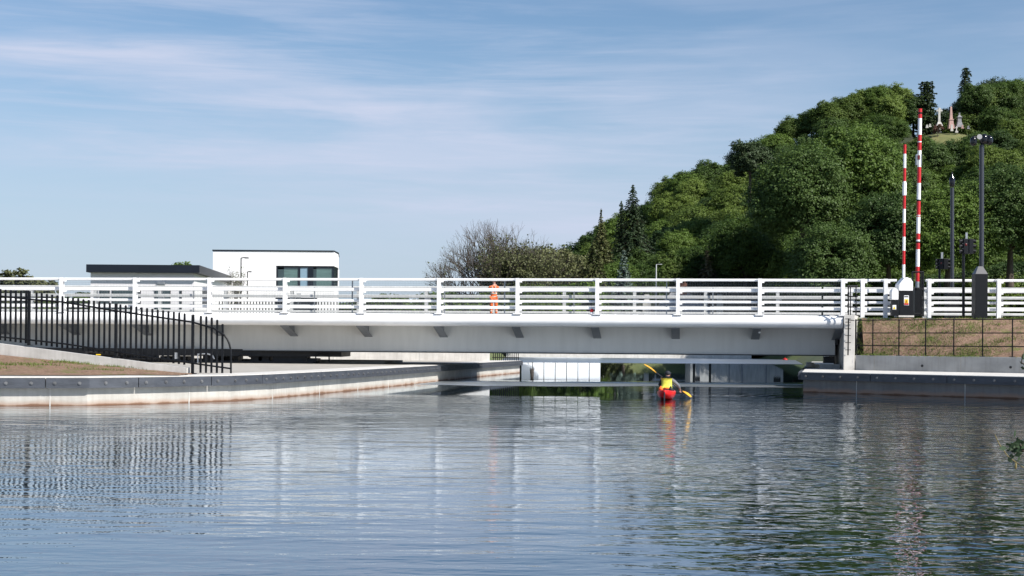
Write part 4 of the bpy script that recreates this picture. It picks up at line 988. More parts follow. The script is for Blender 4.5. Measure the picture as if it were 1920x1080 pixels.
    sh = grow(['wst', 'chs', 'shc', 'lsho', 'lelb'], 0.014); sh['lf'] = (J['lelb'][0].lerp(J['lw'][0], 0.35), 0.05)
    skin_mesh('shirt', sh, [('wst', 'chs'), ('chs', 'shc'), ('shc', 'lsho'), ('lsho', 'lelb'), ('lelb', 'lf')], 'chs', t, navy)
    sl = {'a': (J['rsho'][0], 0.078), 'b': (J['relb'][0], 0.06), 'c': (J['rw'][0], 0.045), 'in': (J['shc'][0].lerp(J['rsho'][0], 0.5), 0.075)}
    skin_mesh('sleeve', sl, [('in', 'a'), ('a', 'b'), ('b', 'c')], 'in', t, grey_cloth)
    tr = grow(['pel', 'lhip', 'rhip', 'lkne', 'rkne', 'lank', 'rank'], 0.014)
    skin_mesh('trousers', tr, [('pel', 'lhip'), ('pel', 'rhip'), ('lhip', 'lkne'), ('rhip', 'rkne'), ('lkne', 'lank'), ('rkne', 'rank')], 'pel', t, navy)
    vj = {'a': (V(0, 0.0, 0.36), (0.175, 0.13)), 'b': (V(0, 0.03, 0.50), (0.19, 0.145)), 'c': (V(0, 0.06, 0.64), (0.155, 0.125)), 'd': (V(0.005, 0.08, 0.685), (0.11, 0.10))}
    skin_mesh('life_vest', vj, [('a', 'b'), ('b', 'c'), ('c', 'd')], 'b', t, yellow)
    mb = MB(); mb.tube([V(0, 0.0, 0.345), V(0, 0.0, 0.385)], 0.168, 16); mb.build('waist_band', orange, t)
    mb = MB(); mb.ball(V(0.028, 0.115, 0.865), 0.098, 16, 8, (0.98, 1.08, 0.86)); mb.tube([V(0.06, 0.20, 0.862), V(0.09, 0.27, 0.85)], [0.06, 0.05], 8); mb.build('cap', navy, t)
    mb = MB(); mb.ball(V(0.012, 0.085, 0.735), 0.075, 12, 6, (1.0, 1.0, 0.55)); mb.build('collar', navy, t)
    # paddle
    a = pxp(1207.5, 683, seat.y + 0.55); b = pxp(1296, 744.5, seat.y - 0.02)
    PD = thing('paddle', 'double-bladed paddle with amber blades held slanted by the kayaker', 'paddle', (a + b) / 2)
    sa = a.lerp(b, 0.26); sb_ = a.lerp(b, 0.82)
    MB().tube([sa, sb_], 0.0165, 10).build('shaft', navy, PD)
    for e, s_, nrm in ((a, sa, Vector((0.5, -0.35, 0.6))), (b, sb_, Vector((0.2, -0.5, 0.8)))):
        d = (e - s_).normalized(); w = d.cross(nrm).normalized(); mb = MB(); pts = [(0.0, 0.018), (0.10, 0.022), (0.22, 0.045), (0.5, 0.064), (0.8, 0.060), (0.95, 0.04), (1.0, 0.015)]
        l = (e - s_).length; th = w.cross(d).normalized() * 0.006; vs = []
        for q, ww in pts:
            c0 = s_ + d * (q * l) + th * (4 * math.sin(q * math.pi)); vs += [c0 + w * ww + th, c0 - w * ww + th, c0 - w * ww - th, c0 + w * ww - th]
        n_ = len(pts); fs = [(4 * i + k, 4 * i + (k + 1) % 4, 4 * i + 4 + (k + 1) % 4, 4 * i + 4 + k) for i in range(n_ - 1) for k in range(4)] + [(0, 1, 2, 3), (4 * n_ - 4, 4 * n_ - 3, 4 * n_ - 2, 4 * n_ - 1)]
        mb.add(vs, fs, False); mb.build('blade', amber, PD)
kayaker()
# small tipped cone at the deck edge
q = B((1580 - 1126) / 40.3 + 0.15, 0.25, 3.235); t = thing('traffic_cone', 'small red and white cone at the foot of a bridge railing post', 'cone', q)
mb = MB(); mb.lathe(q, [(0.10, 0), (0.09, 0.05), (0.075, 0.1)]); mb.build('cone_base', white, t)
mb = MB(); mb.lathe(q, [(0.074, 0.101), (0.09, 0.16), (0.085, 0.21), (0.03, 0.25)]); mb.build('cone_top', red, t)

# ------------------------------------------------------------ buildings
def pxrect(x0, x1, y0, y1, D): a = P(x0, y1, D); b = P(x1, y0, D); return a, b
def tall_building():
    D = 110.0; a = P(398.5, 590, D); b = P(625.5, 590, D); zt = P(400, 470.5, D).z; z0 = gz - 0.1
    t = thing('control_building', 'tall white flat-roofed building with dark corner window behind the bridge', 'building', (a.x, D, z0))
    dep = 7.0; xr = P(633.5, 590, D + 2.6).x; xb = P(634.5, 590, D + dep).x
    zw0 = P(560, 539.5, D).z; zw1 = P(560, 498.5, D).z; xw = P(517.5, 520, D).x
    cs = b.x     # corner
    # outline of plan: front, short chamfer, right side
    e = Vector((xr, D + 2.6)); pl_ = [(a.x, D), (cs, D), (e.x, e.y), (e.x, D + dep), (a.x, D + dep)]
    # wall pieces: left of window, above, below
    mb = MB()
    mb.prism([(a.x, D), (xw, D), (xw, D + dep), (a.x, D + dep)], z0, zt)
    mb.prism([(xw, D), (cs, D), (e.x, e.y), (xb, D + dep), (xw, D + dep)], zw1, zt)
    mb.prism([(xw, D), (cs, D), (e.x, e.y), (xb, D + dep), (xw, D + dep)], z0, zw0)
    mb.prism([(xw, D + 5), (e.x - 0.2, D + 5), (xb, D + dep), (xw, D + dep)], zw0, zw1)
    w = mb.build('wall', render_white, t)
    mb = MB(); mb.prism([(a.x - 0.05, D - 0.05), (cs + 0.02, D - 0.05), (e.x + 0.04, e.y), (xb + 0.04, D + dep + 0.05), (a.x - 0.05, D + dep + 0.05)], zt, zt + 0.10); mb.build('roof', roofm, t)
    fr = MB()
    X = lambda px: P(px, 520, D).x
    Z = lambda py: P(570, py, D).z
    yy = D + 0.12
    for x0, x1 in ((517.5, 520.5), (559, 562.5), (577, 587), (623.0, 625.6)): fr.box(((X(x0) + X(x1)) / 2, yy, (zw0 + zw1) / 2), (X(x1) - X(x0), 0.12, zw1 - zw0))
    fr.box(((xw + cs) / 2, yy + 0.004, zw1 - 0.06), (cs - xw, 0.12, 0.12)); fr.box(((xw + cs) / 2, yy + 0.004, zw0 + 0.05), (cs - xw, 0.12, 0.10))
    d = (e - Vector((cs, D))).normalized()
    fr.box((e.x - 0.1, e.y - 0.1, (zw0 + zw1) / 2), (0.16, 0.16, zw1 - zw0))
    f = fr.build('window', roofm, t)
    for x0, x1, m_, nm in ((520.5, 559, blind, 'pane'), (562.5, 577, glass_reflect, 'pane'), (587, 623, blind, 'pane')):
        MB().box(((X(x0) + X(x1)) / 2, yy + 0.02, (zw0 + zw1) / 2), (X(x1) - X(x0), 0.02, zw1 - zw0 - 0.2)).build(nm, m_, f)
    for x0, x1, y0, y1 in ((520.5, 532, 500, 538), (520.5, 559, 500, 505), (587, 593, 500, 538), (587, 623, 500, 504)):
        MB().box(((X(x0) + X(x1)) / 2, yy + 0.005, (Z(y0) + Z(y1)) / 2), (X(x1) - X(x0), 0.02, Z(y0) - Z(y1))).build('pane', glass_dark, f)
    MB().hexa([Vector((cs, D + 0.1, zw0)), Vector((e.x - 0.06, e.y, zw0)), Vector((e.x - 0.09, e.y, zw0)), Vector((cs - 0.03, D + 0.1, zw0)), Vector((cs, D + 0.1, zw1)), Vector((e.x - 0.06, e.y, zw1)), Vector((e.x - 0.09, e.y, zw1)), Vector((cs - 0.03, D + 0.1, zw1))]).build('pane', glass_dark, f)
    MB().box((X(560), D + 4.9, (zw0 + zw1) / 2), (X(622) - X(520), 0.05, 2)).build('inner_wall', blind, t)
    MB().box((X(561), D - 0.01, Z(560)), (0.3, 0.08, 0.8)).build('wall_box', galv, t)
    x0 = X(560); MB().box((X(556), D - 0.02, Z(578)), (3.2, 0.06, 1.6)).build('ground_window', roofm, t)
tall_building()
def low_building():
    D = 95.0; z0 = gz - 0.1; xl = P(169.5, 560, D).x; xr = P(363, 560, D).x; zt = P(250, 511.5, D).z; zr = P(250, 497, D).z
    t = thing('low_building', 'low pale building with a thick dark flat roof edge left of the tall white one', 'building', (xl, D, z0))
    Dr = 111.0; xrb = P(430, 560, Dr).x
    mb = MB(); mb.prism([(xl, D), (xr, D), (xrb, Dr), (xl, Dr)], z0, zt); mb.build('wall', render_grey, t)
    mb = MB(); p0 = (xl - 0.15, D - 0.5); rx = P(374, 500, D - 0.5).x; rxe = P(437.5, 520, Dr).x
    mb.prism([p0, (rx, D - 0.5), (rxe, Dr + 0.3), (xl - 0.15, Dr + 0.3)], zt - 0.0, zr); mb.build('roof', roofm, t)
    mb = MB(); mb.prism([(xr + 0.004, D + 0.01), (xr + 0.024, D + 0.01), (xrb + 0.024, Dr - 0.01), (xrb + 0.004, Dr - 0.01)], z0, zt - 0.01); mb.build('side_wall', render_white, t)
    X = lambda px: P(px, 560, D).x
    Z = lambda py: P(250, py, D).z
    for x0, x1, y0, y1 in ((187, 206, 537, 592), (210, 264, 537, 592), (290, 320, 537, 592), (337, 341, 540, 592)):
        f = MB().box(((X(x0) + X(x1)) / 2, D - 0.02, (Z(y0) + Z(y1)) / 2), (X(x1) - X(x0), 0.06, Z(y0) - Z(y1))).build('window', roofm, t)
        MB().box(((X(x0) + X(x1)) / 2, D - 0.055, (Z(y0) + Z(y1)) / 2), (X(x1) - X(x0) - 0.12, 0.02, Z(y0) - Z(y1) - 0.12)).build('pane', glass_dark, f)
    p = Vector((X(303), D - 0.15, Z(531))); MB().box(p, (0.5, 0.3, 0.22)).build('wall_lamp', galv, t, 0.03)
    q = Vector((xr, D)).lerp(Vector((xrb, Dr)), 0.3); d = (Vector((xrb, Dr)) - Vector((xr, D))).normalized()
    MB().box((q.x + 0.04, q.y, Z(551)), (0.06, 3.0, 1.2), (1, 0, 0), (d.x, d.y, 0)).build('window', roofm, t)
    t2 = None
low_building()
def lamp_post(label, x, yt, D, arm, m=black, zb=gz, r=0.06, w=0.07):
    p = P(x, yt, D); t = thing('street_lamp', label, 'street lamp', (p.x, D, zb))
    MB().tube([(p.x, D, zb), (p.x, D, p.z)], [r, r * 0.6], 8).build('pole', m, t)
    a = P(x + arm, yt - 0.6, D)
    MB().tube([p, Vector((lerp(p.x, a.x, 0.35), D, p.z + 0.04)), a], [0.035, 0.035, 0.03], 6).build('arm', m, t)
    MB().box((lerp(p.x, a.x, 0.75), D, a.z - 0.01), (abs(a.x - p.x) * 0.5, 0.22, w)).build('lamp_head', m, t)
lamp_post('black street lamp in front of the tall white building', 452, 484, 98, 14)
lamp_post('smaller black street lamp beside the taller one near the white wall', 464, 510, 106, 7.5)
lamp_post('pale slim street lamp rising from the railing before the wooded hill', 1230.5, 496, 220, 11, mat('pale_lamp_metal', (0.55, 0.56, 0.58), 0.5), r=0.13)

def house(label, x0, x1, yeave, yapex, xa0, xa1, D, dep, chim, wall=render_white, z00=None):
    t = thing('house', label, 'house', (P(x0, 600, D).x, D, gz if z00 is None else z00)); zb = gz - 0.6 if z00 is None else z00
    X = lambda px: P(px, 580, D).x
    a = X(x0); b = X(x1); ze = P(x0, yeave, D).z; za = P((x0 + x1) / 2, yapex, D + dep / 2).z
    mb = MB(); mb.prism([(a + 0.3, D + 0.3), (b - 0.3, D + 0.3), (b - 0.3, D + dep - 0.3), (a + 0.3, D + dep - 0.3)], zb, ze); mb.build('wall', wall, t)
    r0 = X(xa0); r1 = X(xa1); mb = MB()
    mb.add([(a, D, ze), (b, D, ze), (b, D + dep, ze), (a, D + dep, ze), (r0, D + dep / 2, za), (r1, D + dep / 2, za)], [(0, 1, 5, 4), (1, 2, 5), (2, 3, 4, 5), (3, 0, 4), (0, 3, 2, 1)])
    rf = mb.build('roof', slate, t)
    for e in ((a, D, ze), (b, D, ze)):
        MB().tube([e, ((r0 if e[0] == a else r1), D + dep / 2, za)], 0.09, 6).build('hip_ridge', gran_dark, rf)
    for cxp, cy0, cy1, m_ in chim:
        p = P(cxp, cy0, D + dep / 2); q = P(cxp, cy1, D + dep / 2)
        c = MB().box((p.x, D + dep / 2, (p.z + q.z) / 2), (1.1, 0.9, p.z - q.z)).build('chimney', m_, rf)
        for s in (-0.25, 0.25): MB().tube([(p.x + s, D + dep / 2, p.z), (p.x + s, D + dep / 2, p.z + 0.35)], 0.1, 8).build('chimney_pot', brick, c)
    n = max(2, int((b - a) / 2.6)) if z00 is None else 2
    for i in range(n):
        x = lerp(a + 1.2, b - 1.2, i / (n - 1)); f = MB().box((x, D + 0.29, lerp(zb, ze, 0.68)), (1.0, 0.08, 1.3)).build('window', black, t)
    return t
house('grey hip-roofed house with brick chimney behind the bridge railing', 1222, 1342, 590, 549, 1266, 1298, 222, 11, [(1281, 531, 556, brick)])
house('low grey house on the far shore hidden behind the bridge girder', 1292, 1474, 612, 596, 1330, 1445, 207, 7, [], wall=mat('grey_harling', (0.40, 0.39, 0.37), 0.9, var=0.3, vscale=1.2, stretch=(1.5, 1.5, 0.3)), z00=0.5)
for px, w_ in ((1302, 0.35), (1332, 0.35), (1368, 0.2), (1392, 0.3), (1437, 0.3)):
    q = P(px, 600, 206); tag(MB().tube([(q.x, 206, 0.5), (q.x, 206, 4.2)], w_ * 0.5, 8).build('mooring_post', gran_dark if px > 1340 else black), 'mooring post on the far shore hidden behind the bridge girder', 'post', 'mooring posts on the far shore')
house('small white gabled house with chimneys behind the bridge railing', 1118, 1166, 590, 571, 1139, 1142, 222, 8, [])
t = thing('gate_pillar', 'white stone pillar left of the hip-roofed house', 'pillar', P(1212.5, 590, 219)); p = P(1212.5, 552, 219)
MB().box((p.x, 219, (p.z + gz) / 2), (0.75, 0.7, p.z - gz)).build('shaft', gran_pale, t); MB().box((p.x, 219, P(1212, 570, 219).z - 0.5), (1.2, 0.9, 1.6)).build('base', gran_pale, t)
t = thing('gate_pillar', 'white stone pillar right of the hip-roofed house', 'pillar', P(1349.5, 590, 219)); p = P(1349.5, 552, 219)
MB().box((p.x, 219, (p.z + gz) / 2), (0.75, 0.7, p.z - gz)).build('shaft', gran_pale, t); MB().box((p.x, 219, P(1349, 572, 219).z - 0.5), (0.9, 0.9, 1.6)).build('base', gran_pale, t)
tag(MB().add([], []).prism([(-0.8, 205.5), (34.6, 205.5), (36, 216), (-0.8, 216)], -0.4, 0.55).build('pavement', conc_pale), kind='structure')
# white shed on the far shore, seen as a reflection
t = thing('shed', 'long white panelled shed at the water on the far shore', 'shed', (1.2, 206.5, 0.55))
for i in range(7):
    MB().box((2.2 + i * 1.66, 208.2, 2.05), (1.56, 0.3, 3.0)).build('panel', render_white, t)
MB().box((7.1, 209.5, 2.0), (11.6, 2.4, 2.9)).build('frame', roofm, t)
MB().box((7.1, 209.5, 3.65), (12, 3.4, 0.12)).build('roof', roofm, t)
q = P(1472, 673.6, 192); t = thing('buoy', 'tiny red buoy on the water near the far right bank', 'buoy', (q.x, 192, 0))
MB().lathe((q.x, 192, -0.1), [(0.2, 0), (0.34, 0.12), (0.32, 0.24), (0.1, 0.30)]).build('float', red, t); MB().tube([(q.x, 192, 0.2), (q.x, 192, 0.36)], 0.04, 6).build('top_pin', red, t)

# ------------------------------------------------------------ vegetation
def leaf_mesh(name, C, Nn, size, m, seed, aspect=0.75, par=None):
    r = np.random.default_rng(seed); n = len(C); C = np.asarray(C, float); Nn = np.asarray(Nn, float)
    Nn = Nn + r.normal(0, 0.55, (n, 3)); Nn /= np.linalg.norm(Nn, axis=1)[:, None] + 1e-9
    T = r.normal(0, 1, (n, 3)); T -= (T * Nn).sum(1)[:, None] * Nn; T /= np.linalg.norm(T, axis=1)[:, None] + 1e-9
    Bt = np.cross(Nn, T); s = (np.asarray(size) * r.uniform(0.6, 1.25, n))[:, None]
    v = np.empty((n, 4, 3)); a = aspect
    v[:, 0] = C - T * s * 0.5; v[:, 1] = C + Bt * s * 0.5 * a; v[:, 2] = C + T * s * 0.5; v[:, 3] = C - Bt * s * 0.5 * a
    me = bpy.data.meshes.new(name); me.vertices.add(4 * n); me.vertices.foreach_set('co', v.reshape(-1)); me.loops.add(4 * n)
    me.loops.foreach_set('vertex_index', np.arange(4 * n, dtype=np.int32)); me.polygons.add(n)
    me.polygons.foreach_set('loop_start', np.arange(0, 4 * n, 4, dtype=np.int32)); me.update(calc_edges=True); me.materials.append(m)
    o = bpy.data.objects.new(name, me); COL.objects.link(o)
    if par is not None: o.parent = par
    return o
def local(mb, name, m, par):    # a mesh in the coordinates of a thing that will be moved
    loc = par.location.copy(); par.location = (0, 0, 0); o = mb.build(name, m, par, recalc=False); par.location = loc; return o
def rsph(r, n):
    d = r.normal(0, 1, (n, 3)); return d / np.linalg.norm(d, axis=1)[:, None]
def broad(seed, H=9.6, R=4.4, lobes=30, per=900, ls=0.30, m=None, label='', group=None, name='broadleaf_tree', flat=0.95, lob=(0.24, 0.42)):
    r = np.random.default_rng(seed); random.seed(seed); t = thing(name, label, 'tree', (0, 0, 0), group)
    cz = H - R * flat * 1.05; C = []; Nn = []; tips = []
    for i in range(lobes):
        # lobes spread evenly over the crown, a few inside
        ph = math.acos(1 - 1.75 * (i + 0.5) / lobes); th = i * 2.39996 + r.normal(0, 0.3)
        d = np.array([math.sin(ph) * math.cos(th), math.sin(ph) * math.sin(th), math.cos(ph)]); rad = r.uniform(0.50, 0.82)
        c = np.array([d[0] * R * rad, d[1] * R * rad, cz + d[2] * R * flat * rad]); lr = R * r.uniform(*lob); tips.append(c)
        out = (c - np.array([0, 0, cz - R * 0.3])); out /= np.linalg.norm(out)
        ns = max(10, int(20 * (lr / 1.4) ** 2)); k = rsph(r, ns * 2); k = k[(k @ out) > -0.35][:ns]; nl = max(6, int(per * 0.85 / len(k)))
        for e in k:
            sr = r.uniform(0.30, 0.62) * min(1.15, lr / 1.25); cc = c + e * lr * r.uniform(0.62, 1.18) * np.array([1, 1, 0.85]); g = r.normal(0, 1, (nl, 3)) * np.array([0.62, 0.62, 0.36]) * sr
            C.append(cc + g); Nn.append(g / sr * 0.5 + e * 0.5 + out * 0.3 + np.array([0, 0, 0.55]))
        f_ = rsph(r, per // 5); C.append(c + f_ * lr * 0.5); Nn.append(f_)
    C = np.concatenate(C); Nn = np.concatenate(Nn)
    mb = MB(); w = H / 34
    mb.tube([(0, 0, -1.5), (0.05, 0, H * 0.12), (0.15, 0.1, H * 0.32), (0.0, 0.05, cz)], [w * 1.25, w * 0.85, w * 0.65, w * 0.3], 8, False)
    for c in tips[::3]:
        s = Vector((0.08, 0.05, r.uniform(H * 0.22, H * 0.45))); e = Vector(c); mid = s.lerp(e, 0.5) + Vector((0, 0, r.uniform(-0.4, 0.5)))
        mb.tube([s, mid, e], [w * 0.42, w * 0.25, w * 0.08], 6, False)
    local(mb, 'trunk', bark, t); leaf_mesh('crown', C, Nn, ls, m or leaf, seed, par=t)
    return t
def conifer(seed, H=14.0, R=2.6, m=None, label='', droop=0.35, group=None, name='conifer', dens=1.0, ls=0.34, power=0.9, cut=0.04):
    r = np.random.default_rng(seed); t = thing(name, label, 'tree', (0, 0, 0), group); C = []; Nn = []; mb = MB()
    mb.tube([(0, 0, -1.5), (0, 0, H * 0.5), (0, 0, H)], [H / 50, H / 80, 0.03], 7, False)
    z = H * cut
    while z < H * 0.985:
        f = 1 - z / H; L = R * (f ** power) * r.uniform(0.8, 1.12) + 0.12; nb = int(6 + 4 * f); a0 = r.uniform(0, 6.28)
        for k in range(nb):
            a = a0 + 6.283 * k / nb + r.normal(0, 0.18); l = L * r.uniform(0.65, 1.12); d = np.array([math.cos(a), math.sin(a), 0]); n = max(3, int(l * 12 * dens))
            tt = r.uniform(0.08, 1, n); sag = -droop * l * tt ** 1.6 + 0.10 * l * tt
            side = np.array([-d[1], d[0], 0]); w = r.normal(0, 0.13 * l, n) * (1.1 - tt)
            c = d * (l * tt)[:, None] + side * w[:, None]; c[:, 2] = z + sag + r.normal(0, 0.06, n); C.append(c)
            nn = np.tile(d * 0.35 + np.array([0, 0, 0.8]), (n, 1)); Nn.append(nn)
            if l > 0.8: mb.tube([(0, 0, z), tuple(d * l * 0.5 + np.array([0, 0, z - droop * l * 0.3 + 0.05 * l])), tuple(d * l * 0.9 + np.array([0, 0, z - droop * l * 0.8]))], [0.05, 0.03, 0.012], 4, False)
        z += H * r.uniform(0.022, 0.034)
    local(mb, 'trunk', bark, t); leaf_mesh('crown', np.concatenate(C), np.concatenate(Nn), ls, m or needle, seed, par=t)
    return t
def bare_tree(seed, H=11.0, spread=1.0, leafn=0, m=None, label='', name='bare_tree', group=None, lsz=0.22, depth=6):
    random.seed(seed); t = thing(name, label, 'tree', (0, 0, 0), group); mb = MB(); ends = []
    def grow(p, d, l, r, n):
        q = p + d * l; mid = p + d * (l * 0.5) + Vector((random.uniform(-1, 1), random.uniform(-1, 1), random.uniform(-1, 1))) * l * 0.06
        mb.tube([p, mid, q], [r, r * 0.85, r * 0.68], 5 if n > 3 else 3, False)
        if n <= 2: ends.append((q, d)); ends.append((mid, d))
        if n == 0: return
        for i in range(3 if n > 1 else 2):
            ax = Vector((random.uniform(-1, 1), random.uniform(-1, 1), random.uniform(-0.5, 0.5))).normalized()
            nd = (d + ax * random.uniform(0.35, 0.75) * spread + Vector((0, 0, 0.10))).normalized(); grow(q, nd, l * random.uniform(0.66, 0.88), r * 0.62, n - 1)
    for k in range(3): 
        a = k * 2.1 + random.uniform(-0.4, 0.4); grow(Vector((0, 0, -0.6)), Vector((0.33 * math.cos(a), 0.33 * math.sin(a), 1)).normalized(), H * 0.25, H / 60, depth)
    local(mb, 'trunk', twigm, t)
    if leafn:
        r = np.random.default_rng(seed); idx = r.integers(0, len(ends), leafn); C = np.array([tuple(ends[i][0]) for i in idx]) + r.normal(0, 0.16, (leafn, 3)); leaf_mesh('crown', C, r.normal(0, 1, (leafn, 3)) + np.array([0, 0, 0.5]), lsz, m or leaf_grey, seed, par=t)
    return t

SKY = [(1000, 478), (1040, 470), (1075, 458), (1110, 432), (1150, 405), (1200, 385), (1230, 366), (1260, 332), (1300, 313), (1340, 298), (1380, 288), (1420, 270), (1450, 247), (1480, 222), (1510, 212), (1540, 190), (1580, 178), (1620, 166),
       (1660, 152), (1700, 155), (1720, 190), (1745, 222), (1790, 215), (1810, 175), (1840, 150), (1890, 148), (1930, 160), (2000, 150), (2200, 190), (2600, 300)]
D0, D1 = 205.0, 338.0
def hill_y(px, D):        # crown-top height in the picture for a tree at this distance
    f = min(max((D - D0) / (D1 - D0), 0), 1.0) ** 0.92
    return lerp(535, interp(px, SKY), f)
TREEH = 9.6
def hill_base(X, D):
    px = CX + F * X / D; return P(px, hill_y(px, D), D).z - TREEH
# hill terrain
mb = MB(); NX = 70; NY = 26; vs = []
for j in range(NY + 1):
    D = lerp(218, 440, j / NY)
    for i in range(NX + 1):
        px = lerp(960, 2700, i / NX); Dc = min(D, D1 + 5)
        X = (px - CX) / F * D; z = max(hill_base((px - CX) / F * Dc, Dc), gz - 0.1) if D > 219 else gz - 0.2
        if D > D1 + 5: z = max(z - (D - D1 - 5) * 0.12, gz - 0.2)
        vs.append((X, D, z))
mb.add(vs, [(j * (NX + 1) + i, j * (NX + 1) + i + 1, (j + 1) * (NX + 1) + i + 1, (j + 1) * (NX + 1) + i) for j in range(NY) for i in range(NX)], True)
tag(mb.build('hill', forestfloor), kind='structure')

GRP = 'broadleaf trees covering the hillside'
protos = [broad(11 + i, R=(4.4, 4.9, 4.2, 5.2, 4.6, 4.5)[i], lobes=(34, 40, 30, 44, 36, 34)[i], flat=(1.0, 0.9, 1.1, 0.85, 1.0, 0.95)[i], group=GRP, label='x', m=(leaf, leaf_light, leaf_dark, leaf, leaf_dark, leaf_light)[i]) for i in range(6)]
big = [broad(23 + i, H=17, R=8.0, lobes=(70, 78)[i], per=1000, ls=0.34, flat=0.98, lob=(0.20, 0.34), label='x', m=(leaf_dark, leaf)[i]) for i in range(2)]
used = [False] * 6
def put(pi, loc, rz, sc, label):
    if not used[pi]:
        used[pi] = True; o = protos[pi]; o.location = loc; o.rotation_euler = (0, 0, rz); o.scale = sc; o['label'] = label; return o
    return copy_thing(protos[pi], loc, rz, sc, label)
random.seed(42)
GR = (1733, 1822, 262)     # keep the burial ground clear
row = 0; D = 209.0; count = 0
lastrow = {}
while D < D1 + 1:
    px = 996 + (row % 2) * 26
    while px < 2010:
        x = px + random.uniform(-9, 9); dd = D + random.uniform(-3, 3); yt = hill_y(x, dd) + random.uniform(-9, 12)
        key = int(px // 45); okrow = (key not in lastrow) or (lastrow[key] - yt > 18)
        s = random.uniform(0.74, 1.08); h = TREEH * s
        hw = 4.6 * s * F / dd
        blocks = (GR[0] - hw * 0.75 < x < GR[1] + hw * 0.75) and yt < GR[2] and dd < 333
        if 1035 < x < 1480 and dd < 236: blocks = True
        if okrow and not blocks:
            top = P(x, yt, dd)
            f = (yt - interp(x, SKY))
            lab = 'round-crowned broadleaf tree on the skyline of the wooded hill' if f < 26 else ('broadleaf tree at the hill foot just above the bridge railing' if yt > 430 else 'leafy broadleaf tree in the middle of the wooded slope')
            put(random.randrange(6), (top.x, dd, top.z - h), random.uniform(0, 6.28), (s * random.uniform(0.95, 1.15), s * random.uniform(0.95, 1.15), s), lab)
            lastrow[key] = yt; count += 1
        px += 45
    D += 10.2; row += 1
x = 1052
while x < 1990:
    if not 1716 < x < 1832:
        s = random.uniform(0.78, 1.0); dd = 336 + random.uniform(-4, 4); p = P(x, interp(x, SKY) + random.uniform(-4, 6), dd)
        put(random.randrange(6), (p.x, dd, p.z - TREEH * s), random.uniform(0, 6.28), (s * 1.1, s * 1.1, s), 'round-crowned broadleaf tree on the skyline of the wooded hill')
    x += random.uniform(27, 36)
# large nearer oaks
for i, (x, yt, dd, s, lab) in enumerate(((1505, 262, 208, 1.0, 'big dark broadleaf tree towering in the middle of the wooded hill'), (1600, 222, 216, 1.12, 'largest broadleaf tree, broad crown left of the striped barrier arms'),
                          (1668, 350, 198, 0.85, 'broad leafy tree directly behind the striped barrier arms'), (1778, 335, 197, 0.9, 'bright leafy tree behind the thinner camera mast'), (1895, 300, 197, 0.95, 'bright broad tree at the right edge behind the camera mast'), (1400, 395, 234, 0.82, 'rounded green tree low on the slope left of the dark big tree'),
                          (1560, 405, 194, 0.8, 'leafy tree in front of the biggest dark tree'))):
    p = P(x, yt, dd); loc = (p.x, dd, p.z - 17 * s)
    if i < 2: o = big[i]; o.location = loc; o.scale = (s, s, s); o['label'] = lab
    else: copy_thing(big[i % 2], loc, i * 1.7, (s, s, s), lab)
# special trees
def real_h(t): return max(max(v.co.z for v in c.data.vertices) for c in t.children)
def place(t, x, yt, dd, H, s=1.0, ground=False):
    p = P(x, yt, dd); h = real_h(t)
    if ground: s = (p.z - gz) / h
    t.location = (p.x, dd, p.z - h * s); t.scale = (s, s, s); return t
place(conifer(31, 13, 4.6, label='tall dark fir standing up from the skyline left of the hill', dens=1.5), 1187, 345, 262, 15)
place(conifer(32, 11, 2.4, label='slim spire conifer just left of the tall fir on the skyline', droop=0.2), 1165, 376, 262, 11)
place(conifer(33, 13, 4.8, m=needle_olive, label='ragged olive conifer with a thin tip left of the fir', droop=0.3, power=1.35, dens=1.5), 1127, 390, 246, 14)
place(conifer(34, 12, 4.6, m=needle_olive, label='weeping conifer with drooping branches above the railing', droop=0.85, power=0.75, name='weeping_conifer', dens=1.8), 1114, 450, 217, 13, ground=True)
place(conifer(35, 10, 4.4, m=needle_olive, label='lower weeping conifer left of the larger weeping one', droop=0.85, power=0.7, name='weeping_conifer', dens=1.8), 1066, 472, 217, 10, ground=True)
place(conifer(36, 11, 2.7, m=needle_blue, label='blue-grey spruce above the bridge railing', droop=0.3, dens=1.4), 1170, 466, 215, 11, ground=True)
place(conifer(37, 11, 3.2, m=needle_brown, label='thin brownish conifer above the railing right of the pale lamp', droop=0.45, dens=0.8), 1327, 460, 233, 11, ground=True)
place(broad(38, H=11, R=4.2, lobes=30, m=needle, flat=0.95, label='dark rounded pine on the skyline halfway up the hill', name='pine_tree'), 1406, 258, 270, 13)
place(conifer(39, 15, 3.1, m=needle, label='dark dense column-shaped conifer left of the stone monuments', droop=0.1, power=0.24, dens=2.6, cut=0.02, ls=0.42), 1738, 152, 334, 14)
place(conifer(40, 15, 3.0, m=needle, label='dark narrow conifer topping the skyline right of the monuments', droop=0.2, power=0.42, dens=2.2), 1811, 124, 350, 14)
place(broad(61, H=15, R=7.6, lobes=60, flat=0.85, m=needle, lob=(0.18, 0.3), label='large dark broadleaf tree behind the stone monuments'), 1868, 143, 348, 13)
place(broad(62, H=11, R=4.5, lobes=30, m=needle, label='dark broadleaf tree just right of the monuments behind them'), 1815, 172, 350, 11)
place(broad(63, H=9, R=4.4, lobes=30, m=needle, label='low dark tree in the gap behind the monuments'), 1778, 197, 352, 10)
for x, yt, dd, s in ((1728, 250, 308, 1.0), (1752, 263, 304, 1.0), (1782, 262, 306, 1.0), (1812, 256, 306, 1.05), (1836, 240, 310, 1.0)):
    p = P(x, yt, dd); put((x // 7) % 6, (p.x, dd, p.z - TREEH * s), x * 0.37, (s, s, s), 'leafy broadleaf tree just below the hilltop burial ground')
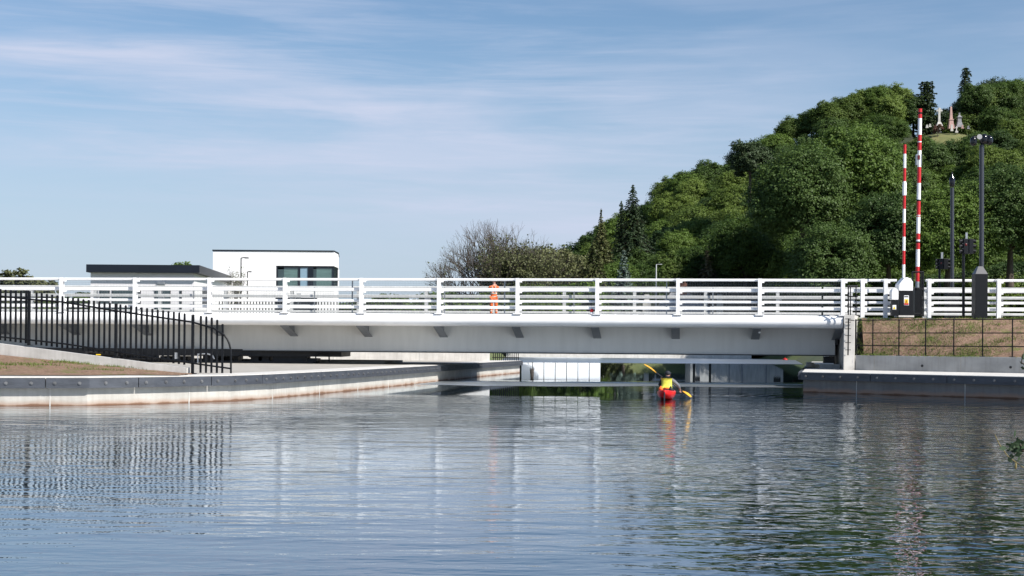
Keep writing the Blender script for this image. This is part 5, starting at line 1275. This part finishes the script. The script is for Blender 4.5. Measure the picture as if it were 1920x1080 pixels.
# left edge: bare and half-leafed trees
place(bare_tree(71, 12, 1.1, 0, label='bare branching tree left of the leafy willow above the railing', depth=6), 935, 412, 220, 0, ground=True).scale.x *= 0.8
place(bare_tree(72, 11, 1.25, 500, label='sparse half-bare tree at the left end of the tree line', depth=6), 885, 455, 218, 0, ground=True).scale.x *= 0.8
place(bare_tree(73, 12, 1.0, 8000, label='grey-green willow behind the orange worker', name='willow_tree', lsz=0.25), 950, 432, 216, 0, ground=True)
place(bare_tree(74, 10, 1.0, 8000, label='grey-green willow right of the bare trees above the railing', name='willow_tree', lsz=0.25), 1003, 452, 217, 0, ground=True)
place(broad(75, H=12, R=5.0, m=leaf_grey, lobes=34, label='dull olive broadleaf tree left of the weeping conifers'), 1040, 455, 222, 0, ground=True)
place(broad(76, H=9, R=4.2, m=leaf_grey, lobes=28, label='olive bushy tree low behind the railing near the willows'), 985, 490, 214, 0, ground=True)
place(bare_tree(77, 11, 1.1, 300, label='second bare tree between the two willows', depth=6), 985, 428, 221, 0, ground=True)
# hedges
sh = broad(81, H=5, R=2.5, lobes=20, per=400, ls=0.30, m=leaf, label='x', name='shrub', group='shrubs behind the bridge railing'); sh['category'] = 'shrub'; SHH = real_h(sh)
place(sh, 705, 556, 214, 5, ground=True); sh['label'] = 'green shrub seen through the bridge railing between building and bare trees'
random.seed(9)
for x, yt, s in ((680, 562, 1.0), (733, 550, 1.2), (760, 558, 1.1), (790, 560, 1.1), (812, 548, 1.2), (838, 545, 1.2), (650, 566, 1.0), (862, 550, 1.2), (895, 548, 1.2), (925, 545, 1.1), (955, 545, 1.2), (990, 540, 1.3), (1020, 535, 1.3), (1050, 530, 1.4), (1085, 525, 1.4)):
    p = P(x, yt, 212); s = (p.z - gz) / SHH; copy_thing(sh, (p.x, 212 + random.uniform(-1, 3), gz), random.uniform(0, 6), (s * 1.1, s, s), 'green shrub seen through the bridge railing between building and bare trees')
for i, (x, yt, s) in enumerate(((-20, 566, 0.9), (20, 563, 1.0), (60, 567, 0.9), (95, 562, 0.9), (125, 560, 0.9), (150, 547, 1.1))):
    p = P(x, yt, 150); s = (p.z - gz) / SHH; copy_thing(sh, (p.x, 150, gz), i * 1.3, (s * 1.3, s, s), 'small green shrub behind the railing left of the low building')
place(broad(82, H=6, R=1.9, lobes=18, per=400, ls=0.24, m=leaf_grey, label='taller small tree at the far left above the railing', flat=1.1), 30, 500, 150, 6, ground=True)
place(broad(83, H=5, R=1.2, lobes=12, per=300, ls=0.2, m=leaf_grey, label='slim small tree second from the far left above the railing', flat=1.3), 71, 517, 150, 5, ground=True)
place(broad(84, H=4.5, R=0.9, lobes=10, per=300, ls=0.2, m=leaf_grey, label='smallest young tree third from the far left behind the railing', flat=1.3), 96, 524, 150, 4.5, ground=True)
place(bare_tree(85, 4.6, 0.5, 1000, label='thin leafy sapling in front of the tall white building', name='sapling', lsz=0.10, depth=4), 440, 499, 92, 0, ground=True).scale.x *= 0.45
place(broad(86, H=8, R=1.9, lobes=14, per=200, ls=0.26, label='green treetop showing just above the low building roof'), 341, 489, 125, 0, ground=True)

# burial ground on the hilltop
c = P(1780, 246, 322)
mb = MB(); vs = []; NR = 8; NA = 24
for i in range(NR + 1):
    r_ = 15 * i / NR
    for k in range(NA):
        a = 2 * math.pi * k / NA; vs.append((c.x + r_ * math.cos(a) * 1.05, 324 + r_ * math.sin(a), c.z - 0.1 - (0.028 * r_ * r_ if r_ < 9 else 2.27 + (r_ - 9) * 1.5) + 0.10 * min(r_, 8) * math.sin(a)))
mb.add(vs, [(i * NA + k, i * NA + (k + 1) % NA, (i + 1) * NA + (k + 1) % NA, (i + 1) * NA + k) for i in range(NR) for k in range(NA)], True)
tag(mb.build('terrain', knollm), kind='structure')
def zpx(y, D=322): return P(1780, y, D).z
def mx(x, D=322): return P(x, 220, D).x
D = 321.0
t = thing('stone_cross', 'pale ringed stone cross, leftmost tall monument on the hilltop', 'monument', (mx(1758.5), D, zpx(238)))
x = mx(1758.5); z0 = zpx(238); z1 = zpx(203.5); h = z1 - z0
mb = MB(); mb.hexa([Vector((x - 0.75, D - 0.5, z0)), Vector((x + 0.75, D - 0.5, z0)), Vector((x + 0.75, D + 0.5, z0)), Vector((x - 0.75, D + 0.5, z0)), Vector((x - 0.34, D - 0.25, z0 + h * 0.22)), Vector((x + 0.34, D - 0.25, z0 + h * 0.22)), Vector((x + 0.34, D + 0.25, z0 + h * 0.22)), Vector((x - 0.34, D + 0.25, z0 + h * 0.22))]); mb.build('base', gran_pale, t)
mb = MB(); mb.hexa([Vector((x - 0.27, D - 0.2, z0 + h * 0.22)), Vector((x + 0.27, D - 0.2, z0 + h * 0.22)), Vector((x + 0.27, D + 0.2, z0 + h * 0.22)), Vector((x - 0.27, D + 0.2, z0 + h * 0.22)), Vector((x - 0.2, D - 0.15, z1)), Vector((x + 0.2, D - 0.15, z1)), Vector((x + 0.2, D + 0.15, z1)), Vector((x - 0.2, D + 0.15, z1))])
mb.box((x, D, z0 + h * 0.84), (1.35, 0.28, 0.36)); mb.build('cross', gran_pale, t)
mb = MB(); mb.tube([(x + 0.47 * math.cos(a * math.pi / 12), D, z0 + h * 0.84 + 0.47 * math.sin(a * math.pi / 12)) for a in range(25)], 0.09, 6, False); mb.build('ring', gran_pale, t)
def shaft(name, label, xp, y0, y1, parts, m, D=321.0):
    x = mx(xp); z0 = zpx(y0); h = zpx(y1) - z0; t = thing(name, label, 'monument', (x, D, z0))
    for nm, w0, w1, a, b in parts:
        mb = MB(); mb.hexa([Vector((x + sx * w0 / 2, D + sy * w0 / 2, z0 + h * a)) for sx, sy in ((-1, -1), (1, -1), (1, 1), (-1, 1))] + [Vector((x + sx * w1 / 2, D + sy * w1 / 2, z0 + h * b)) for sx, sy in ((-1, -1), (1, -1), (1, 1), (-1, 1))]); mb.build(nm, m, t)
    return t
shaft('obelisk', 'tall pink granite obelisk in the middle of the hilltop monuments', 1780.5, 243, 200.5, [('plinth', 1.35, 1.15, 0, 0.18), ('pedestal', 1.0, 0.85, 0.18, 0.38), ('cornice', 1.05, 1.05, 0.38, 0.42), ('shaft', 0.66, 0.34, 0.42, 0.95), ('tip', 0.34, 0.02, 0.95, 1.0)], gran_pink)
shaft('pillar_monument', 'grey pillar monument with a small urn, rightmost of the tall hilltop monuments', 1796, 240, 219, [('plinth', 1.5, 1.3, 0, 0.25), ('pedestal', 1.15, 0.95, 0.25, 0.45), ('shaft', 0.85, 0.75, 0.45, 0.86), ('cornice', 1.1, 1.1, 0.86, 0.92), ('top', 0.9, 0.3, 0.92, 1.1), ('urn', 0.28, 0.4, 1.1, 1.3)], gran_dark)
for xp, yb, yt, nm, lab, m_ in ((1762.5, 249, 239.5, 'cross', 'small white cross gravestone below the ringed cross', gran_pale), (1793.5, 249, 236.5, 'cross', 'small white cross gravestone below the grey pillar monument', gran_pale), (1743.5, 238, 232.5, 'slab', 'round pale gravestone at the far left of the burial ground', gran_pale),
                            (1738, 240, 234, 'slab', 'low pale gravestone half hidden by the column-shaped conifer', gran_pale), (1804.5, 241, 234.5, 'cross', 'small pinkish gravestone right of the grey pillar', gran_pink), (1815.5, 242, 236, 'slab', 'small dark gravestone at the right end of the burial ground', gran_dark), (1784.5, 246, 231.5, 'slab', 'white gravestone in front of the pink obelisk', gran_pale)):
    Dg = 319.2; x = P(xp, 240, Dg).x; z0 = P(xp, yb, Dg).z; z1 = P(xp, yt, Dg).z; h = z1 - z0; t = thing('gravestone', lab, 'gravestone', (x, Dg, z0))
    MB().box((x, Dg, z0 + h * 0.14), (0.62, 0.4, h * 0.28)).build('plinth', m_, t)
    mb = MB()
    if nm == 'cross': mb.box((x, Dg, z0 + h * 0.64), (0.2, 0.16, h * 0.72)); mb.box((x, Dg, z0 + h * 0.76), (0.52, 0.14, h * 0.16))
    else: mb.box((x, Dg, z0 + h * 0.5), (0.44, 0.18, h * 0.5)); mb.tube([(x, Dg - 0.09, z0 + h * 0.75), (x, Dg + 0.09, z0 + h * 0.75)], 0.22, 14)
    mb.build('headstone', m_, t)
bs = broad(87, H=2.2, R=1.25, lobes=10, per=200, ls=0.2, m=mat('heather', (0.13, 0.06, 0.04), 0.9, var=0.4, vscale=3), label='russet shrub in front of the ringed stone cross', name='shrub'); bs['category'] = 'shrub'; place(bs, 1758, 232, 318.5, 2.2)

# grass tufts on the two soil banks
def tufts(pts, n, seed, zone, hmax=0.11):
    r = np.random.default_rng(seed); random.seed(seed); V = []; Fc = []
    centres = [pts[int(i)] for i in r.integers(0, len(pts), zone)]
    for i in range(n):
        c = centres[int(r.integers(0, len(centres)))]; rad = 0.42
        x = c.x + r.normal(0, rad); y = c.y + r.normal(0, 0.12)
        j = min(pts, key=lambda q: (q.x - x) ** 2 + (q.y - y) ** 2) if False else c
        h = r.uniform(0.03, hmax); a = r.uniform(0, 6.28); w = 0.012; lx, ly = r.normal(0, 0.03), r.normal(0, 0.03); o = len(V)
        V += [(x - w * math.cos(a), y - w * math.sin(a), 0), (x + w * math.cos(a), y + w * math.sin(a), 0), (x + lx, y + ly, h)]; Fc.append((o, o + 1, o + 2))
    return V, Fc
def drop(V, pts, grid, nj):
    # height of the bank below each blade by nearest bank point
    A = np.array([(p.x, p.y, p.z) for p in pts]); out = []
    for i in range(0, len(V), 3):
        x = (V[i][0] + V[i + 1][0]) / 2; y = (V[i][1] + V[i + 1][1]) / 2; d = (A[:, 0] - x) ** 2 + (A[:, 1] - y) ** 2 * 4; k = np.argsort(d)[:4]; w = 1 / (d[k] + 1e-4); z = float((A[k, 2] * w).sum() / w.sum())
        if d[k[0]] > 0.3: z = -5
        for q in range(3): out.append((V[i + q][0], V[i + q][1], z - 0.01 + V[i + q][2]))
    return out
V1, F1 = tufts([p for p in RSOIL if p.x < 24], 13000, 1, 80, 0.13); V1 = drop(V1, RSOIL, 0, 0)
mb = MB(); mb.add(V1, F1); tag(mb.build('grass', grass_leaf, recalc=False), kind='stuff')
V1, F1 = tufts([p for p in LSOIL if p.x > -20 and p.z > 0.9], 2600, 2, 11); V1 = drop(V1, LSOIL, 0, 0)
mb = MB(); mb.add(V1, F1); tag(mb.build('grass', grass_leaf, recalc=False), kind='stuff')

# leafy branch reaching in at the right edge, near the camera
t = thing('shrub', 'dark leafy twigs reaching in at the right edge of the picture', 'shrub', (4.6, 11.0, -0.1))
mb = MB(); Cn = []; tipsx = []
r = np.random.default_rng(4)
for pts in ([(2010, 1000), (1975, 900), (1930, 850), (1900, 838)], [(2000, 980), (1985, 760), (1950, 700), (1915, 680), (1918, 664)], [(1990, 930), (1960, 870), (1925, 850), (1908, 828)]):
    q = [P(x, y, 11.0) for x, y in pts]; mb.tube([Vector((4.6, 11, -0.1))] + q, [0.02, 0.014, 0.010, 0.008, 0.006, 0.004][:len(q) + 1], 6, False); tipsx.append(q)
mb.build('stem', bark, t)
for x, y in [(1908 + random.gauss(0, 8), 842 + random.gauss(0, 9)) for _ in range(46)] + [(1905, 832), (1912, 838), (1918, 830), (1900, 840), (1915, 848), (1908, 852), (1920, 845), (1897, 836), (1925, 838), (1922, 856), (1917, 672), (1914, 680), (1920, 665), (1921, 684), (1916, 690)]:
    p = P(x, y, 11.0); Cn.append(tuple(p + Vector((0, 0.02 * random.uniform(-1, 1), 0))))
o = leaf_mesh('leaves', np.array(Cn) - np.array([4.6, 11.0, -0.1]), np.tile([0, -1, 0.2], (len(Cn), 1)), 0.06, needle, 3, 0.6, par=t)
t = thing('reed', 'single dry yellow reed stem bending over the water at the right edge', 'plant', P(1866, 815, 11.2))
MB().tube([P(1865, 814, 11.2), P(1873, 832, 11.2), P(1890, 856, 11.2), P(1904, 866, 11.2), P(1960, 905, 11.2), Vector((4.5, 11.2, 0))], [0.003, 0.004, 0.004, 0.004, 0.005, 0.006], 5, False).build('stem', mat('dry_reed', (0.20, 0.16, 0.06), 0.8), t)
MB().ball(P(1904.5, 874, 11.2), 0.010, 8, 6, (1, 1, 2.6)).build('seed_head', MATS['dry_reed'], t)
